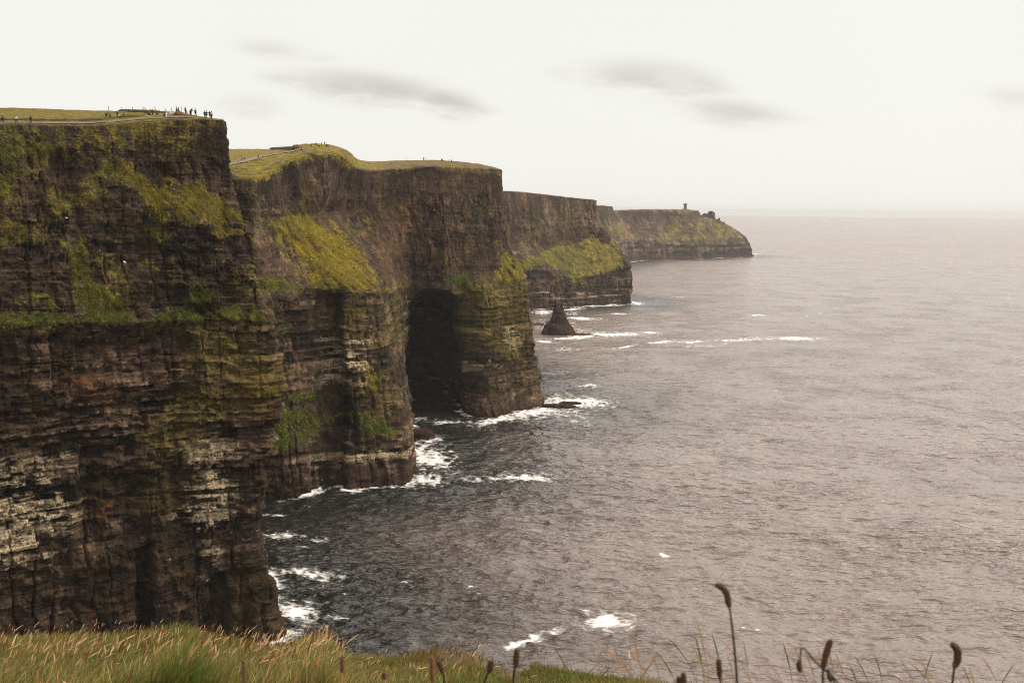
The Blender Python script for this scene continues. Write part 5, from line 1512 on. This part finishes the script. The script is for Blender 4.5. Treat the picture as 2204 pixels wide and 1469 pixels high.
def seed_head(head, rad, stem, Y, label, hm=HEADM, sm=STEMM, hair=True, name='seed_head_plant', stem_w=1.0, group='seed heads rising from the foreground grass'):
    """head: pixel centreline from tip to base; stem: pixel line from base down; Y distance from the lens"""
    kx = Y / F
    S = catm([at(x, y, Y) for x, y in stem], 24)
    end = S[-1]
    foot = np.array([end[0] + .02, end[1] + .02, end[2] - .30])
    S = np.concatenate([S, [end * .5 + foot * .5, foot]])
    root = foot
    o = bpy.data.objects.new(name, None)
    sc.collection.objects.link(o)
    o.location = tuple(root)
    V, Q = tube(S - root, np.linspace(2.2, 3.2, len(S)) * kx * stem_w, 8)
    new_mesh('stem', V, Q, sm, True, o)
    Hd = catm([at(x, y, Y) for x, y in head], 30)
    tt = np.linspace(0, 1, 30)
    prof = np.clip(np.interp(tt, [0, .08, .25, .6, .9, 1], [.35, .72, .9, 1.0, .85, .3]), 0, 1) * rad * 0.92 * kx
    V, Q = tube(Hd - root, prof, 20)
    V = np.array(V)
    ctr = np.repeat(Hd - root, 20, axis=0)
    jit = 1 + rng.normal(0, .10, len(V))
    V = ctr + (V - ctr) * jit[:, None]
    ho = new_mesh('seed_head', V, Q, hm, True, o)
    if hair:                                     # short bristles around the spike
        m = 420
        ii = rng.integers(1, 29, m)
        a = rng.uniform(0, 2 * math.pi, m)
        ax = np.gradient(Hd, axis=0)[ii]
        ax /= np.linalg.norm(ax, axis=1, keepdims=True)
        e1 = np.cross(ax, [0.3, .95, .1]); e1 /= np.linalg.norm(e1, axis=1, keepdims=True)
        e2 = np.cross(ax, e1)
        rd = e1 * np.cos(a)[:, None] + e2 * np.sin(a)[:, None]
        base = (Hd - root)[ii] + rd * (prof[ii] * .85)[:, None]
        tip_ = base + rd * (rad * kx * rng.uniform(.2, .55, m))[:, None] - ax * (rad * kx * .35)
        sdv = np.cross(rd, ax) * (0.8 * kx)
        VV = np.stack([base - sdv, base + sdv, tip_], 1).reshape(-1, 3)
        FF = np.arange(3 * m).reshape(m, 3)
        bo = new_mesh('bristles', VV, FF, hm, False, ho)
    tag(o, label, 'seed head', group)
    return o


seed_head([(1540, 1258), (1552, 1262), (1562, 1272), (1567, 1290), (1570, 1308)], 8.0, [(1570, 1304), (1576, 1350), (1583, 1420), (1588, 1490)], 1.5, 'tallest plant, its brown seed head bent over to the left')
seed_head([(1789, 1376), (1783, 1390), (1777, 1410), (1771, 1440)], 8.0, [(1771, 1437), (1771, 1465), (1771, 1500)], 1.5, 'long dark brown seed head leaning right, standing beside a drooping bud')
seed_head([(2048, 1385), (2057, 1393), (2062, 1405), (2060, 1420), (2053, 1437)], 9.0, [(2054, 1434), (2051, 1460), (2047, 1500)], 1.6, 'hooked brown seed head alone near the right edge')
seed_head([(1546, 1418), (1548, 1435), (1549, 1458)], 6.5, [(1549, 1455), (1552, 1480), (1553, 1505)], 1.8, 'short upright seed head left of the tallest stem')
seed_head([(1470, 1447), (1472, 1460), (1473, 1478)], 6.5, [(1473, 1475), (1474, 1495), (1474, 1510)], 1.6, 'black seed head cut by the bottom edge, right one of a pair')
seed_head([(1460, 1456), (1461, 1466), (1462, 1480)], 6.0, [(1462, 1478), (1463, 1495), (1464, 1510)], 1.6, 'black seed head cut by the bottom edge, left one of a pair')
seed_head([(1113, 1396), (1112, 1408), (1111, 1420), (1109, 1433)], 7.5, [(1109, 1430), (1106, 1450), (1102, 1500)], 2.2, 'cone shaped brown seed head standing against the sea beside the brown bank')
seed_head([(1057, 1420), (1056, 1432), (1052, 1446)], 7.5, [(1052, 1444), (1045, 1460), (1036, 1500)], 2.4, 'squat brown seed head in front of the bare brown bank')
seed_head([(942, 1421), (948, 1432), (953, 1446)], 6.5, [(953, 1444), (956, 1465), (958, 1500)], 2.4, 'dark brown seed head tilted left over green grass')
seed_head([(930, 1411), (930, 1440), (931, 1468)], 6.0, [(931, 1466), (931, 1480), (931, 1505)], 1.9, 'long slim reddish seed head low among green grass', HEAD2, STEM2)
seed_head([(827, 1445), (827, 1453), (828, 1461)], 6.0, [(828, 1459), (829, 1475), (830, 1505)], 2.4, 'small round purple brown head near the bottom edge', HEAD2, STEM2)
seed_head([(736, 1411), (737, 1428), (736, 1447)], 5.5, [(736, 1445), (735, 1465), (734, 1505)], 2.2, 'slim reddish spike right of the pale grass patch', HEAD2, STEM2)
seed_head([(524, 1420), (525, 1440), (526, 1470)], 4.5, [(526, 1468), (526, 1485), (526, 1505)], 2.4, 'slim russet spike low in the straw coloured grass', HEAD2, STEM2)
seed_head([(1723, 1446), (1720, 1437), (1719, 1428), (1723, 1420)], 6.5, [(1723, 1422), (1723, 1408), (1724, 1394), (1732, 1396), (1756, 1424), (1784, 1448), (1806, 1472), (1815, 1500)], 1.5, 'drooping green brown bud hanging from an arched stem', BUDM, STEMM, False, 'drooping_bud_plant', 0.8)
seed_head([(1789, 1467), (1786, 1459), (1784, 1452), (1783, 1446)], 5.5, [(1783, 1448), (1780, 1440), (1786, 1445), (1796, 1470), (1800, 1500)], 1.5, 'small bud below the long dark seed head', BUDM, STEMM, False, 'drooping_bud_plant', 0.7)

# yellow flowers in the grass
YEL = plain('yellow_petal', (0.70, 0.48, 0.02), 0.6, 0.1)
fl = [(168, 1388, 'yellow flower farthest left in the tall grass'), (264, 1406, 'yellow flower above a patch of bright green grass'), (292, 1443, 'yellow flower low in the grass, left of a close pair'), (330, 1442, 'left one of a close pair of yellow flowers'), (349, 1439, 'right one of a close pair of yellow flowers'), (400, 1414, 'yellow flower among straw stalks at the middle left'), (467, 1452, 'yellow flower low beside straw grass'), (338, 1383, 'yellow flower left of the tall green tuft'), (698, 1399, 'yellow flower on the dark green tussock'), (686, 1450, 'yellow flower low below the dark green tussock')]
for i, (x, y, lab) in enumerate(fl):
    t = 0.5
    lo, hi = 0.0, 1.0
    for _ in range(30):
        t = (lo + hi) / 2
        p = hill(np.array([x]), np.array([t]))[0]
        if project(p[None])[1][0] > y:
            lo = t
        else:
            hi = t
    p = hill(np.array([x]), np.array([max(t - .12, 0)]))[0]
    hh = .34
    Yp = p[1]
    c = at(x, y, Yp)
    hh = max(c[2] - p[2], .1)
    o = bpy.data.objects.new('yellow_flower', None)
    sc.collection.objects.link(o)
    o.location = tuple(p)
    rel = c - p
    V, Q = tube([(0, 0, -.03), (rel[0] * .4, rel[1] * .4, hh * .5), tuple(rel)], [.002, .0018, .0015], 6)
    new_mesh('stem', V, Q, STEMM, True, o)
    parts = []
    for q in range(7):
        a = 2 * math.pi * q / 7
        dx, dy = math.cos(a), math.sin(a)
        V = [(rel[0], rel[1], rel[2])]
        for (rr, ww, zz_) in ((.010, .006, .003), (.020, .007, .004), (.026, .002, .002)):
            V += [(rel[0] + dx * rr - dy * ww, rel[1] + dy * rr + dx * ww, rel[2] + zz_), (rel[0] + dx * rr + dy * ww, rel[1] + dy * rr - dx * ww, rel[2] + zz_)]
        parts.append((V, [(0, 2, 1), (1, 2, 4, 3), (3, 4, 6, 5)]))
    V, Q = merge(parts)
    new_mesh('petals', V, Q, YEL, False, o)
    tag(o, lab, 'flower', 'yellow flowers in the foreground grass')
